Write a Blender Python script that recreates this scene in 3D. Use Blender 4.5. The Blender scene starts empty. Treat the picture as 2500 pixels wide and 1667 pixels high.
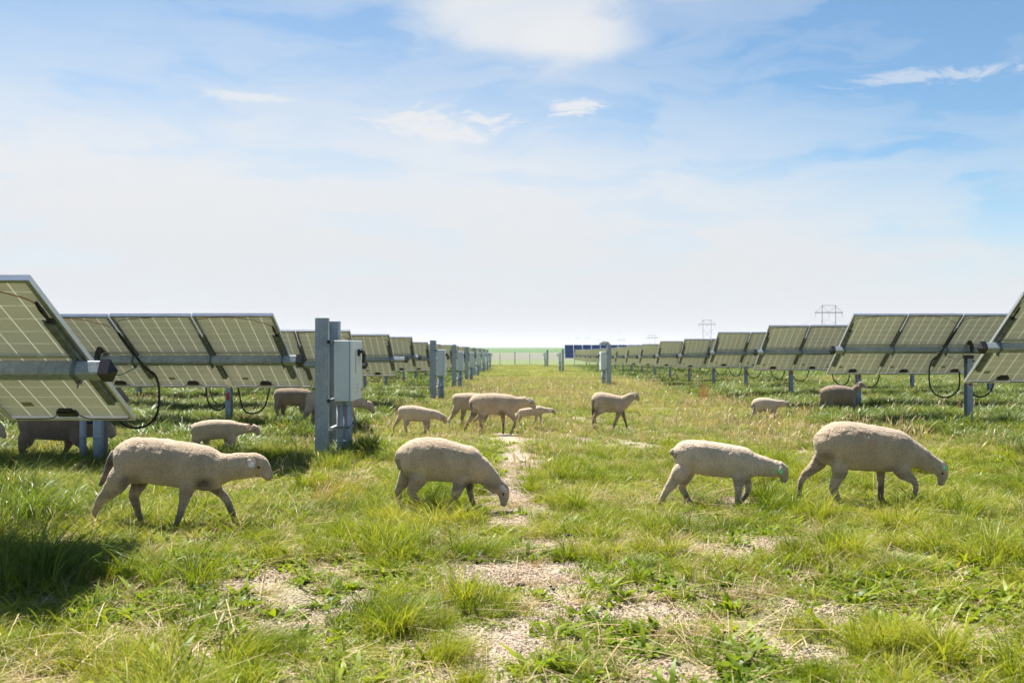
import bpy, bmesh, math, random
import numpy as np
from mathutils import Vector, Matrix
R = math.radians
random.seed(7); rng = np.random.default_rng(11)
sc = bpy.context.scene
COL = sc.collection
F, CX, HY, H = 2431.0, 1258.0, 848.0, 1.5      # focal length in photo pixels, vanishing column, horizon row, eye height

# ------------------------------------------------------------------ terrain
_GY = np.array([-50, 14, 20, 30, 42, 60, 92, 120, 135, 230, 420, 900, 1800, 3000, 4500, 9000.])
_GZ = np.array([0, 0, -.07, -.15, -.30, -.42, -.60, -.72, -.8, -1.05, -.6, -.1, .6, 1.35, 1.9, 1.5])
def vnoise(x, y, s=1.0, seed=0):
    x = np.asarray(x, float) * s + seed * 17.3; y = np.asarray(y, float) * s + seed * 9.1
    xi = np.floor(x); yi = np.floor(y); xf = x - xi; yf = y - yi
    u = xf * xf * (3 - 2 * xf); v = yf * yf * (3 - 2 * yf)
    def h(a, b):
        t = np.sin(a * 127.1 + b * 311.7 + seed * 3.7) * 43758.5453
        return t - np.floor(t)
    return (h(xi, yi) * (1 - u) + h(xi + 1, yi) * u) * (1 - v) + (h(xi, yi + 1) * (1 - u) + h(xi + 1, yi + 1) * u) * v
def ground(x, y):
    x = np.asarray(x, float); y = np.asarray(y, float)
    g = np.interp(y, _GY, _GZ)
    g = g + .07 * np.clip((x - 4.5) / 3, 0, 1) * np.clip(1 - (y - 60) / 60, 0, 1)
    g = g + .05 * (vnoise(x, y, .45, 1) - .5) * np.clip((y - 3) / 3, 0, 1) + .03 * (vnoise(x, y, 1.3, 2) - .5)
    g = g + np.clip((y - 150) / 400, 0, 1) * .25 * (vnoise(x, y, .006, 5) - .5)
    return g
def G(x, y): return float(ground(x, y))
def P(px, py, Y): return Vector(((px - CX) * Y / F, Y, H - (py - HY) * Y / F))

# ------------------------------------------------------------------ node helpers
def mat(name):
    m = bpy.data.materials.new(name); m.use_nodes = True
    nt = m.node_tree; nt.nodes.clear()
    return m, nt
def N(nt, t, **kw):
    n = nt.nodes.new(t)
    for k, v in kw.items():
        if k.startswith('i_'):
            key = k[2:]
            key = int(key) if key.isdigit() else key.replace('_', ' ')
            n.inputs[key].default_value = v
        else: setattr(n, k, v)
    return n
def L(nt, a, b): nt.links.new(a, b)
def out(nt, sh):
    o = N(nt, 'ShaderNodeOutputMaterial'); L(nt, sh, o.inputs[0]); return o
def ramp(nt, fac, stops, interp='LINEAR'):
    r = N(nt, 'ShaderNodeValToRGB'); r.color_ramp.interpolation = interp
    e = r.color_ramp.elements
    while len(e) < len(stops): e.new(.5)
    for i, (p, c) in enumerate(stops):
        e[i].position = p; e[i].color = (*c, 1) if len(c) == 3 else c
    if fac is not None: L(nt, fac, r.inputs[0])
    return r.outputs[0]
def noise(nt, vec, scale, detail=3, rough=.55):
    n = N(nt, 'ShaderNodeTexNoise'); n.inputs['Scale'].default_value = scale
    n.inputs['Detail'].default_value = detail; n.inputs['Roughness'].default_value = rough
    if vec is not None: L(nt, vec, n.inputs['Vector'])
    return n.outputs[0]
def mathn(nt, op, a, b=None, c=None, clamp=False):
    n = N(nt, 'ShaderNodeMath', operation=op); n.use_clamp = clamp
    for i, v in enumerate((a, b, c)):
        if v is None: continue
        if isinstance(v, (int, float)): n.inputs[i].default_value = v
        else: L(nt, v, n.inputs[i])
    return n.outputs[0]
def mixc(nt, fac, a, b, blend='MIX'):
    n = N(nt, 'ShaderNodeMix', data_type='RGBA', blend_type=blend)
    for i, v in ((0, fac), (6, a), (7, b)):
        if isinstance(v, (int, float)): n.inputs[i].default_value = v
        elif isinstance(v, tuple): n.inputs[i].default_value = (*v, 1)
        else: L(nt, v, n.inputs[i])
    return n.outputs[2]
def princ(nt, col, rough=.6, metal=0, spec=.5, normal=None):
    p = N(nt, 'ShaderNodeBsdfPrincipled')
    if isinstance(col, tuple): p.inputs['Base Color'].default_value = (*col, 1)
    else: L(nt, col, p.inputs['Base Color'])
    if isinstance(rough, (int, float)): p.inputs['Roughness'].default_value = rough
    else: L(nt, rough, p.inputs['Roughness'])
    p.inputs['Metallic'].default_value = metal
    p.inputs['Specular IOR Level'].default_value = spec
    if normal is not None: L(nt, normal, p.inputs['Normal'])
    return p
def bump(nt, h, strength=.5, dist=.01):
    b = N(nt, 'ShaderNodeBump'); b.inputs['Strength'].default_value = strength; b.inputs['Distance'].default_value = dist
    L(nt, h, b.inputs['Height']); return b.outputs[0]
def objco(nt): return N(nt, 'ShaderNodeTexCoord').outputs['Object']
def worldpos(nt): return N(nt, 'ShaderNodeNewGeometry').outputs['Position']

M = {}
def simple(name, col, rough=.6, metal=0, var=.15, scale=20, bumps=0):
    m, nt = mat(name); co = objco(nt)
    n = noise(nt, co, scale, 4)
    lo = tuple(c * (1 - var) for c in col); hi = tuple(min(1, c * (1 + var)) for c in col)
    c = ramp(nt, n, [(.3, lo), (.7, hi)])
    nm = bump(nt, n, bumps, .004) if bumps else None
    out(nt, princ(nt, c, rough, metal, normal=nm).outputs[0]); M[name] = m
    return m
simple('aluminium', (.62, .64, .66), .38, .75, .08, 8)
simple('rail_steel', (.17, .19, .19), .6, .3, .35, 14)
simple('black_plastic', (.012, .012, .014), .45, 0, .2, 30)
simple('cable_rubber', (.012, .012, .013), .55, 0, .2, 30)
simple('red_wire', (.35, .06, .03), .5)
simple('green_wire', (.03, .22, .16), .5)
simple('cabinet_paint', (.66, .71, .72), .42, 0, .05, 4)
simple('cabinet_seam', (.05, .055, .06), .6)
simple('conduit_pvc', (.33, .39, .43), .45, 0, .12, 9)
simple('sticker_white', (.72, .73, .72), .5, 0, .04)
simple('sticker_red', (.55, .05, .03), .5, 0, .1)
simple('sticker_orange', (.75, .28, .03), .5, 0, .1)
simple('sticker_yellow', (.75, .62, .15), .5, 0, .1)
simple('tan_label', (.30, .29, .19), .6, 0, .1)
simple('blue_glass', (.012, .03, .085), .12, 0, .2, 2)
simple('eye_black', (.01, .008, .006), .15)
simple('tag_white', (.75, .78, .76), .45)
simple('tag_green', (.12, .55, .16), .45)
simple('dung', (.012, .01, .008), .35, 0, .4, 60)
simple('pole_grey', (.22, .25, .26), .8, 0, .1)
simple('wire_metal', (.25, .27, .29), .6, .3)
simple('petal_white', (.75, .74, .68), .7, 0, .1)
def galvanised():
    m, nt = mat('galvanised'); co = objco(nt)
    v = N(nt, 'ShaderNodeTexVoronoi', feature='F1'); v.inputs['Scale'].default_value = 60; L(nt, co, v.inputs['Vector'])
    mp = N(nt, 'ShaderNodeMapping'); mp.inputs['Scale'].default_value = (30, 30, 1.2); L(nt, co, mp.inputs[0])
    st = noise(nt, mp.outputs[0], 1.0, 4)
    big = noise(nt, co, 4, 5)
    a = mixc(nt, .5, v.outputs['Color'], st)
    g = N(nt, 'ShaderNodeRGBToBW'); L(nt, a, g.inputs[0])
    f = mathn(nt, 'ADD', mathn(nt, 'MULTIPLY', g.outputs[0], .5), mathn(nt, 'MULTIPLY', big, .5))
    c = ramp(nt, f, [(.3, (.23, .26, .275)), (.55, (.37, .41, .425)), (.75, (.52, .56, .57))])
    out(nt, princ(nt, c, .5, .25).outputs[0]); M['galvanised'] = m
galvanised()
def cellback():
    # bifacial laminate: olive cells with pale see-through gaps, 6 by 12 cells
    m, nt = mat('cell_back'); co = objco(nt)
    s = N(nt, 'ShaderNodeSeparateXYZ'); L(nt, co, s.inputs[0])
    def line(v, pitch, w, off):
        a = mathn(nt, 'ADD', v, off)
        fr = mathn(nt, 'FRACT', mathn(nt, 'DIVIDE', a, pitch))
        d = mathn(nt, 'ABSOLUTE', mathn(nt, 'SUBTRACT', fr, .5))
        return mathn(nt, 'GREATER_THAN', d, .5 - w / pitch / 2)
    lx = line(s.outputs[0], .160, .0085, .48)
    ly = line(s.outputs[1], .161, .0065, .966)
    ln = mathn(nt, 'MAXIMUM', lx, mathn(nt, 'MULTIPLY', ly, .7))
    oi = N(nt, 'ShaderNodeObjectInfo')
    n = noise(nt, co, 3.5, 5)
    base = ramp(nt, n, [(.3, (.54, .555, .40)), (.7, (.60, .605, .45))])
    hs = N(nt, 'ShaderNodeHueSaturation'); L(nt, base, hs.inputs['Color'])
    L(nt, mathn(nt, 'ADD', mathn(nt, 'MULTIPLY', oi.outputs['Random'], .16), .92), hs.inputs['Value'])
    c = mixc(nt, ln, hs.outputs[0], (.9, .9, .76))
    d = princ(nt, c, .35, 0, .35)
    tr = N(nt, 'ShaderNodeBsdfTranslucent'); tr.inputs[0].default_value = (.70, .70, .52, 1)
    mx = N(nt, 'ShaderNodeMixShader'); L(nt, mathn(nt, 'ADD', mathn(nt, 'MULTIPLY', ln, .32), .30), mx.inputs[0])
    L(nt, d.outputs[0], mx.inputs[1]); L(nt, tr.outputs[0], mx.inputs[2])
    out(nt, mx.outputs[0]); M['cell_back'] = m
    # the sunny face of the same glass: dark blue cells letting a little light through, clear gaps between them
    m, nt = mat('cell_front'); co = objco(nt)
    s = N(nt, 'ShaderNodeSeparateXYZ'); L(nt, co, s.inputs[0])
    ln = mathn(nt, 'MAXIMUM', line(s.outputs[0], .160, .0085, .48), mathn(nt, 'MULTIPLY', line(s.outputs[1], .161, .0065, .966), .7))
    bl = princ(nt, (.012, .03, .085), .12, 0, .5); tp = N(nt, 'ShaderNodeBsdfTransparent'); mx = N(nt, 'ShaderNodeMixShader')
    L(nt, mathn(nt, 'ADD', mathn(nt, 'MULTIPLY', ln, .15), .15), mx.inputs[0]); L(nt, bl.outputs[0], mx.inputs[1]); L(nt, tp.outputs[0], mx.inputs[2])
    out(nt, mx.outputs[0]); M['cell_front'] = m
cellback()
def mr2(nt, v, a, b, c):
    n = N(nt, 'ShaderNodeMapRange'); n.clamp = True; L(nt, v, n.inputs[0]); n.inputs[1].default_value = a; n.inputs[2].default_value = b; n.inputs[4].default_value = c; return n.outputs[0]
def wool(name, light, dark, orange=None):
    m, nt = mat(name); co = objco(nt)
    at = N(nt, 'ShaderNodeAttribute'); at.attribute_name = 'zone'
    sp = N(nt, 'ShaderNodeSeparateColor'); L(nt, at.outputs['Color'], sp.inputs[0])
    face, dirt_shade, hoof = sp.outputs[0], sp.outputs[1], sp.outputs[2]
    big = noise(nt, co, 5, 4)
    fine = N(nt, 'ShaderNodeTexVoronoi', feature='SMOOTH_F1'); fine.inputs['Scale'].default_value = 120
    mp = N(nt, 'ShaderNodeMapping'); mp.inputs['Scale'].default_value = (1.25, 1, .75); mp.inputs['Rotation'].default_value = (0, .25, 0)
    wv = N(nt, 'ShaderNodeTexNoise'); wv.inputs['Scale'].default_value = 9; L(nt, co, wv.inputs['Vector'])
    ad = N(nt, 'ShaderNodeVectorMath', operation='MULTIPLY_ADD'); L(nt, wv.outputs['Color'], ad.inputs[0]); ad.inputs[1].default_value = (.05, .05, .05); L(nt, co, ad.inputs[2])
    L(nt, ad.outputs[0], mp.inputs[0]); L(nt, mp.outputs[0], fine.inputs['Vector'])
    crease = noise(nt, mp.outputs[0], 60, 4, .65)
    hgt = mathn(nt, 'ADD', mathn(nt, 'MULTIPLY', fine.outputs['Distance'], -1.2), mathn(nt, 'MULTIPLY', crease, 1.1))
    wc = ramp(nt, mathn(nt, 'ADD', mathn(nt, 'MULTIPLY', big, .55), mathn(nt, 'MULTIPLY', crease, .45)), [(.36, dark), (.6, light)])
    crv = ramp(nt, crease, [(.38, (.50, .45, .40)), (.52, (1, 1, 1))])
    wc = mixc(nt, .22, wc, crv, 'MULTIPLY')  # shading of the creases multiplied into the wool colour
    if orange:
        s = N(nt, 'ShaderNodeSeparateXYZ'); L(nt, co, s.inputs[0])
        tot = None
        for (ox, oz, rx, rz) in orange:
            dx = mathn(nt, 'DIVIDE', mathn(nt, 'SUBTRACT', s.outputs[0], ox), rx)
            dz = mathn(nt, 'DIVIDE', mathn(nt, 'SUBTRACT', s.outputs[2], oz), rz)
            d = mathn(nt, 'SUBTRACT', 1.0, mathn(nt, 'ADD', mathn(nt, 'MULTIPLY', dx, dx), mathn(nt, 'MULTIPLY', dz, dz)), clamp=True)
            tot = d if tot is None else mathn(nt, 'MAXIMUM', tot, d)
        msk = mathn(nt, 'MULTIPLY', tot, mr2(nt, noise(nt, co, 30, 4, .7), .45, .62, .75), clamp=True)
        wc = mixc(nt, msk, wc, (.55, .20, .05))
    fc = ramp(nt, noise(nt, co, 18, 3), [(.3, (.38, .27, .19)), (.7, (.50, .37, .27))])
    c = mixc(nt, face, wc, fc)
    dn = mathn(nt, 'MULTIPLY', dirt_shade, mathn(nt, 'ADD', mathn(nt, 'MULTIPLY', noise(nt, co, 13, 4), 1.5), .05), clamp=True)
    c = mixc(nt, dn, c, (.055, .038, .026))  # real dirt and painted shade share this dark brown
    c = mixc(nt, hoof, c, (.05, .035, .028))
    inv = mathn(nt, 'SUBTRACT', 1.0, mathn(nt, 'MULTIPLY', face, .85))
    b = N(nt, 'ShaderNodeBump'); b.inputs['Distance'].default_value = .008
    L(nt, mathn(nt, 'MULTIPLY', inv, 1.0), b.inputs['Strength']); L(nt, hgt, b.inputs['Height'])
    p = princ(nt, c, .95, 0, .1, b.outputs[0])
    p.inputs['Sheen Weight'].default_value = .35; p.inputs['Sheen Roughness'].default_value = .5
    out(nt, p.outputs[0]); M[name] = m
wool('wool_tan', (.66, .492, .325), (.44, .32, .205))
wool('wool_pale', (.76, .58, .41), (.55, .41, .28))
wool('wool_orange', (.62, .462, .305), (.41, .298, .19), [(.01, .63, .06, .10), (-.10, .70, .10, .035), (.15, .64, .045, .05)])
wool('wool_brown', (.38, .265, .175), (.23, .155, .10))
def ear_mat():
    m, nt = mat('ear_skin'); co = objco(nt)
    c = ramp(nt, noise(nt, co, 40), [(.3, (.62, .48, .40)), (.7, (.78, .68, .60))])
    d = princ(nt, c, .7, 0, .2); t = N(nt, 'ShaderNodeBsdfTranslucent'); t.inputs[0].default_value = (.8, .5, .4, 1)
    mx = N(nt, 'ShaderNodeMixShader'); mx.inputs[0].default_value = .25
    L(nt, d.outputs[0], mx.inputs[1]); L(nt, t.outputs[0], mx.inputs[2]); out(nt, mx.outputs[0]); M['ear_skin'] = m
ear_mat()

def foliage(name, stops, patch, transl=.45, gloss=.05, pscale=.8, hue=.0):
    # base colour: per-blade value 'rnd', shifted by patches in world space
    m, nt = mat(name)
    at = N(nt, 'ShaderNodeAttribute'); at.attribute_name = 'rnd'
    oi = N(nt, 'ShaderNodeObjectInfo')
    pos = worldpos(nt)
    pn = noise(nt, pos, pscale, 3)
    f = mathn(nt, 'ADD', mathn(nt, 'MULTIPLY', at.outputs['Fac'], .45), mathn(nt, 'ADD', mathn(nt, 'MULTIPLY', pn, patch), mathn(nt, 'MULTIPLY', oi.outputs['Random'], .22)))
    f = mathn(nt, 'SUBTRACT', f, patch * .5 - .15)
    c = ramp(nt, f, stops)
    d = N(nt, 'ShaderNodeBsdfDiffuse'); L(nt, c, d.inputs[0])
    t = N(nt, 'ShaderNodeBsdfTranslucent')
    tc = mixc(nt, 1.0, c, (1.0, 1.0, .40), 'MULTIPLY'); L(nt, tc, t.inputs[0])
    g = N(nt, 'ShaderNodeBsdfGlossy'); g.inputs['Roughness'].default_value = .42; g.inputs[0].default_value = (.9, .95, .9, 1)
    mx = N(nt, 'ShaderNodeMixShader'); mx.inputs[0].default_value = transl
    L(nt, d.outputs[0], mx.inputs[1]); L(nt, t.outputs[0], mx.inputs[2])
    m2 = N(nt, 'ShaderNodeMixShader'); m2.inputs[0].default_value = gloss
    L(nt, mx.outputs[0], m2.inputs[1]); L(nt, g.outputs[0], m2.inputs[2])
    out(nt, m2.outputs[0]); M[name] = m
foliage('grass_fine', [(.1, (.045, .105, .006)), (.34, (.165, .235, .014)), (.62, (.35, .37, .035)), (.9, (.50, .44, .13))], 1.1, .5, .015)
foliage('grass_tall', [(.1, (.045, .09, .018)), (.45, (.125, .20, .026)), (.75, (.24, .30, .045)), (.97, (.30, .31, .12))], .7, .42, .04)
foliage('weed_leaf', [(.1, (.07, .13, .012)), (.4, (.17, .25, .016)), (.75, (.30, .36, .02)), (1, (.42, .36, .07))], .9, .5, .012)
foliage('straw', [(.1, (.30, .20, .11)), (.5, (.52, .39, .23)), (.9, (.68, .57, .39))], .5, .25, .02)
foliage('far_grass', [(.1, (.10, .165, .03)), (.36, (.21, .285, .05)), (.62, (.35, .38, .10)), (.9, (.56, .46, .25))], 1.6, .5, .02, .22)
foliage('shade_weed', [(.1, (.07, .115, .024)), (.5, (.16, .215, .04)), (.9, (.32, .35, .09))], .8, .35, .04)
foliage('orange_grass', [(.1, (.42, .22, .10)), (.9, (.62, .40, .22))], .3, .3, .02)
foliage('tree_leaf', [(.1, (.03, .06, .03)), (.9, (.07, .11, .06))], .3, .2, .02)

# ------------------------------------------------------------------ mesh builder
class MB:
    def __init__(s): s.v = []; s.f = []; s.m = []
    def add(s, vs, fs, mi=0):
        o = len(s.v); s.v += [tuple(v) for v in vs]; s.f += [tuple(i + o for i in f) for f in fs]; s.m += [mi] * len(fs)
    def box(s, x0, x1, y0, y1, z0, z1, mi=0):
        v = [(x, y, z) for x in (x0, x1) for y in (y0, y1) for z in (z0, z1)]
        s.add(v, [(0, 1, 3, 2), (4, 6, 7, 5), (0, 4, 5, 1), (2, 3, 7, 6), (0, 2, 6, 4), (1, 5, 7, 3)], mi)
    def rod(s, p, q, r, n=8, mi=0): s.tube([p, q], r, n, mi)
    def tube(s, pts, r, n=8, mi=0, cap=True):
        pts = [Vector(p) for p in pts]; k = len(pts)
        rs = r if isinstance(r, (list, tuple)) else [r] * k
        vs = []; prev = None
        for i, p in enumerate(pts):
            t = (pts[min(i + 1, k - 1)] - pts[max(i - 1, 0)]).normalized()
            if prev is None:
                a = t.orthogonal().normalized()
            else:
                a = (prev - t * prev.dot(t)).normalized()
            prev = a; b = t.cross(a)
            for j in range(n):
                an = 2 * math.pi * j / n
                vs.append(p + (a * math.cos(an) + b * math.sin(an)) * rs[i])
        fs = []
        for i in range(k - 1):
            for j in range(n):
                fs.append((i * n + j, i * n + (j + 1) % n, (i + 1) * n + (j + 1) % n, (i + 1) * n + j))
        if cap: fs.append(tuple(range(n))[::-1]); fs.append(tuple((k - 1) * n + j for j in range(n)))
        s.add(vs, fs, mi)
    def mesh(s, name, mats, smooth=False, bevel=0):
        me = bpy.data.meshes.new(name); me.from_pydata(s.v, [], s.f)
        for m in (mats if isinstance(mats, (list, tuple)) else [mats]): me.materials.append(M[m])
        for p, mi in zip(me.polygons, s.m): p.material_index = mi; p.use_smooth = smooth
        bm = bmesh.new(); bm.from_mesh(me); bmesh.ops.recalc_face_normals(bm, faces=bm.faces)
        if bevel: bmesh.ops.bevel(bm, geom=list(bm.edges), offset=bevel, segments=1, affect='EDGES')
        bm.to_mesh(me); bm.free()
        return me
def link(name, me, parent=None, loc=(0, 0, 0), rot=(0, 0, 0)):
    o = bpy.data.objects.new(name, me); COL.objects.link(o); o.location = loc; o.rotation_euler = rot
    if parent: o.parent = parent
    return o
def empty(name, loc, label, cat, group=None):
    o = bpy.data.objects.new(name, None); COL.objects.link(o); o.location = loc; o.empty_display_size = .2
    return tag(o, label, cat, group)
def tag(o, label, cat, group=None):
    o['label'] = label; o['category'] = cat
    if group: o['group'] = group
    return o
def kind(o, k): o['kind'] = k; return o
def catmull(pts, n=6):
    P_ = [np.array(p, float) for p in pts]; P_ = [2 * P_[0] - P_[1]] + P_ + [2 * P_[-1] - P_[-2]]
    res = []
    for i in range(1, len(P_) - 2):
        for t in np.linspace(0, 1, n, endpoint=False):
            a, b, c, d = P_[i - 1:i + 3]
            res.append(.5 * ((2 * b) + (-a + c) * t + (2 * a - 5 * b + 4 * c - d) * t * t + (-a + 3 * b - 3 * c + d) * t ** 3))
    res.append(P_[-2]); return res

# ------------------------------------------------------------------ camera, light, world
cam = bpy.data.cameras.new('camera'); co = bpy.data.objects.new('camera', cam); COL.objects.link(co); sc.camera = co
cam.sensor_width = 36; cam.lens = 36 * F / 2500; cam.clip_end = 20000; cam.clip_start = .05
co.location = (0, 0, H)
co.rotation_euler = (R(90) + math.atan((HY - 833.5) / F), 0, math.atan((CX - 1250) / F))
cam.dof.use_dof = True; cam.dof.focus_distance = 9.3; cam.dof.aperture_fstop = 3.4
SUN = Vector((-.30, .46, 1.0)).normalized()
sun_el = math.asin(SUN.z); sun_az = math.atan2(SUN.x, SUN.y)
sl = bpy.data.lights.new('sun', 'SUN'); sl.energy = 5.0; sl.angle = R(.55); sl.color = (1, .955, .88)
so = bpy.data.objects.new('sun', sl); COL.objects.link(so); so.rotation_euler = SUN.to_track_quat('Z', 'Y').to_euler()
so.location = (0, 0, 30)
w = bpy.data.worlds.new('World'); sc.world = w; w.use_nodes = True
nt = w.node_tree; nt.nodes.clear()
sky = N(nt, 'ShaderNodeTexSky', sky_type='NISHITA'); sky.sun_disc = False; sky.sun_elevation = sun_el; sky.sun_rotation = sun_az
sky.altitude = 1200; sky.air_density = 1.0; sky.dust_density = .8; sky.ozone_density = 1.6
gen = N(nt, 'ShaderNodeTexCoord').outputs['Generated']
s3 = N(nt, 'ShaderNodeSeparateXYZ'); L(nt, gen, s3.inputs[0])
az = mathn(nt, 'ARCTAN2', s3.outputs[0], s3.outputs[1]); el = mathn(nt, 'ARCSINE', s3.outputs[2])
def mr(v, a, b, c, d, smooth=True):
    n = N(nt, 'ShaderNodeMapRange'); n.interpolation_type = 'SMOOTHSTEP' if smooth else 'LINEAR'; n.clamp = True
    L(nt, v, n.inputs[0])
    for i, x in enumerate((a, b, c, d)): n.inputs[i + 1].default_value = x
    return n.outputs[0]
pl = N(nt, 'ShaderNodeCombineXYZ')       # cloud-layer coordinates
L(nt, mathn(nt, 'MULTIPLY', az, 3.0), pl.inputs[0]); L(nt, mathn(nt, 'MULTIPLY', el, 7.0), pl.inputs[1])
wn = N(nt, 'ShaderNodeTexNoise'); wn.inputs['Scale'].default_value = 2.2; wn.inputs['Detail'].default_value = 4; L(nt, pl.outputs[0], wn.inputs['Vector'])
wp = N(nt, 'ShaderNodeVectorMath', operation='MULTIPLY_ADD'); L(nt, wn.outputs['Color'], wp.inputs[0]); wp.inputs[1].default_value = (.9, .45, 0); L(nt, pl.outputs[0], wp.inputs[2])
n1 = noise(nt, wp.outputs[0], 1.3, 8, .58)
mp2 = N(nt, 'ShaderNodeMapping'); mp2.inputs['Scale'].default_value = (1.0, 1.9, 1); mp2.inputs['Rotation'].default_value = (0, 0, .18); L(nt, wp.outputs[0], mp2.inputs[0])
n2 = noise(nt, mp2.outputs[0], 1.6, 9, .55)
mp3 = N(nt, 'ShaderNodeMapping'); mp3.inputs['Scale'].default_value = (3.0, 6.5, 1); mp3.inputs['Rotation'].default_value = (0, 0, -.25); L(nt, wp.outputs[0], mp3.inputs[0])
n3 = noise(nt, mp3.outputs[0], 3.0, 8, .65)
right = mr(az, -.10, .52, 0, 1)
left = mr(az, -.55, -.12, 1, 0)
e0 = mathn(nt, 'SUBTRACT', mathn(nt, 'ADD', .12, mathn(nt, 'MULTIPLY', left, .03)), mathn(nt, 'MULTIPLY', right, .085))
rise = N(nt, 'ShaderNodeMapRange'); rise.interpolation_type = 'SMOOTHSTEP'
L(nt, mathn(nt, 'SUBTRACT', mathn(nt, 'ADD', el, mathn(nt, 'MULTIPLY', mathn(nt, 'SUBTRACT', n1, .5), .10)), e0), rise.inputs[0]); rise.inputs[1].default_value = 0; rise.inputs[2].default_value = .20
bmax = mathn(nt, 'ADD', .70, mathn(nt, 'MULTIPLY', right, .26))
bmax = mathn(nt, 'ADD', bmax, mathn(nt, 'MULTIPLY', left, .22))
B = mathn(nt, 'MULTIPLY', rise.outputs[0], bmax)
wisp = mr(n2, .46, .70, 0, 1)
B = mathn(nt, 'MULTIPLY', B, mathn(nt, 'SUBTRACT', 1.0, mathn(nt, 'MULTIPLY', wisp, .12)))
# low-contrast streaks in the white band
band = mathn(nt, 'MULTIPLY', mathn(nt, 'MULTIPLY', mr(n2, .36, .54, 1, 0), mr(el, .015, .10, 0, 1)), mathn(nt, 'ADD', .21, mathn(nt, 'MULTIPLY', right, .14)))
B = mathn(nt, 'ADD', B, band, clamp=True)
def blob(px, py, rx, ry, edge, amp, nz, na=.35):
    global B
    u = math.atan((px - CX) / F); e = math.atan((HY - py) / F)
    dx = mathn(nt, 'DIVIDE', mathn(nt, 'SUBTRACT', az, u), rx / F); dy = mathn(nt, 'DIVIDE', mathn(nt, 'SUBTRACT', el, e), ry / F)
    d = mathn(nt, 'SQRT', mathn(nt, 'ADD', mathn(nt, 'MULTIPLY', dx, dx), mathn(nt, 'MULTIPLY', dy, dy)))
    d = mathn(nt, 'ADD', d, mathn(nt, 'MULTIPLY', mathn(nt, 'SUBTRACT', nz, .5), na * 4))
    f = mr(d, 1 - edge, 1 + edge, amp, 0)
    B = mathn(nt, 'MULTIPLY', B, mathn(nt, 'SUBTRACT', 1.0, f))
blob(1270, -10, 260, 140, .4, .85, n1, .6); blob(1400, 95, 150, 48, .5, .8, n2, .5)
blob(1700, -10, 110, 25, .6, .6, n2, .5)
blob(1408, 262, 62, 16, .6, .9, n3, 1.3); blob(600, 257, 74, 10, .6, .7, n3, 1.1)
blob(1060, 312, 115, 30, .7, .9, n3, 1.6); blob(2270, 238, 150, 12, .7, .5, n3, 1.6)
white = mixc(nt, mr(el, 0, .22, 0, 1), (3.0, 3.06, 3.16), (3.4, 3.46, 3.55))
skyc = mixc(nt, 1.0, sky.outputs[0], (.42, .54, .56), 'MULTIPLY'); skyt = mixc(nt, 1.0, sky.outputs[0], (.46, .53, .60), 'MULTIPLY')
final = mixc(nt, B, white, skyc)
hi = mr(el, .45, 1.1, 0, .75)                # above the photo's sky: mostly clear blue
final = mixc(nt, hi, final, skyt)
behind = mr(mathn(nt, 'ABSOLUTE', az), .9, 1.7, 0, .85)      # unseen sky behind the camera, made bluer and darker to cut fill
final = mixc(nt, behind, final, skyt)
bg = N(nt, 'ShaderNodeBackground'); bg.inputs[1].default_value = .1; L(nt, final, bg.inputs[0])
wo = N(nt, 'ShaderNodeOutputWorld'); L(nt, bg.outputs[0], wo.inputs[0])
sc.view_settings.view_transform = 'Standard'; sc.view_settings.look = 'None'; sc.view_settings.exposure = 1.28; sc.view_settings.gamma = 1
sc.cycles.max_bounces = 8; sc.cycles.transparent_max_bounces = 4; sc.cycles.diffuse_bounces = 4; sc.cycles.transmission_bounces = 5
sc.cycles.use_denoising = True; sc.cycles.caustics_reflective = False; sc.cycles.caustics_refractive = False

# ------------------------------------------------------------------ ground sheet
BARE = [(1252, 1125, 58, 90), (1240, 1070, 50, 25), (1268, 1215, 45, 34), (1290, 1270, 50, 24), (1330, 1335, 110, 26), (1300, 1405, 230, 42), (1400, 1470, 150, 60),
        (1290, 1530, 110, 60), (1240, 1590, 140, 70), (1190, 1650, 140, 45), (1560, 1445, 150, 45), (840, 1450, 90, 30), (1620, 1490, 90, 30), (1860, 1345, 80, 38), (2010, 1500, 75, 32),
        (1660, 1640, 90, 40), (2300, 1655, 80, 30), (1440, 1070, 45, 8), (1560, 1085, 70, 14), (1770, 1225, 60, 14), (700, 1440, 60, 18), (1060, 1600, 70, 30), (1850, 1560, 60, 25), (1990, 1600, 90, 22)]
def bareness(X, Y):
    X = np.asarray(X, float); Y = np.maximum(np.asarray(Y, float), .5)
    b = np.zeros(np.broadcast(X, Y).shape)
    n = vnoise(X, Y, 2.6, 31) * .6 + vnoise(X, Y, 7, 32) * .4
    for (px, py, rx, ry) in BARE:
        yc = 3646 / (py - 848); xc = (px - CX) * yc / F
        y0 = 3646 / (py + ry - 848); y1 = 3646 / (py - ry - 848)
        d = np.sqrt(((X - xc) / (rx * yc / F)) ** 2 + ((Y - yc) / ((y1 - y0) / 2)) ** 2) + (n - .5) * 1.9
        b = np.maximum(b, np.clip((1.25 - d) / .75, 0, 1))
    # thin worn spots elsewhere in the aisle
    m = np.clip((vnoise(X, Y, .9, 33) * .45 + n * .55 - .57) / .12, 0, 1) * (np.abs(X - .9) < 2.2 + .1 * Y) * (Y < 26)
    return np.maximum(b, m * .7)
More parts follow.
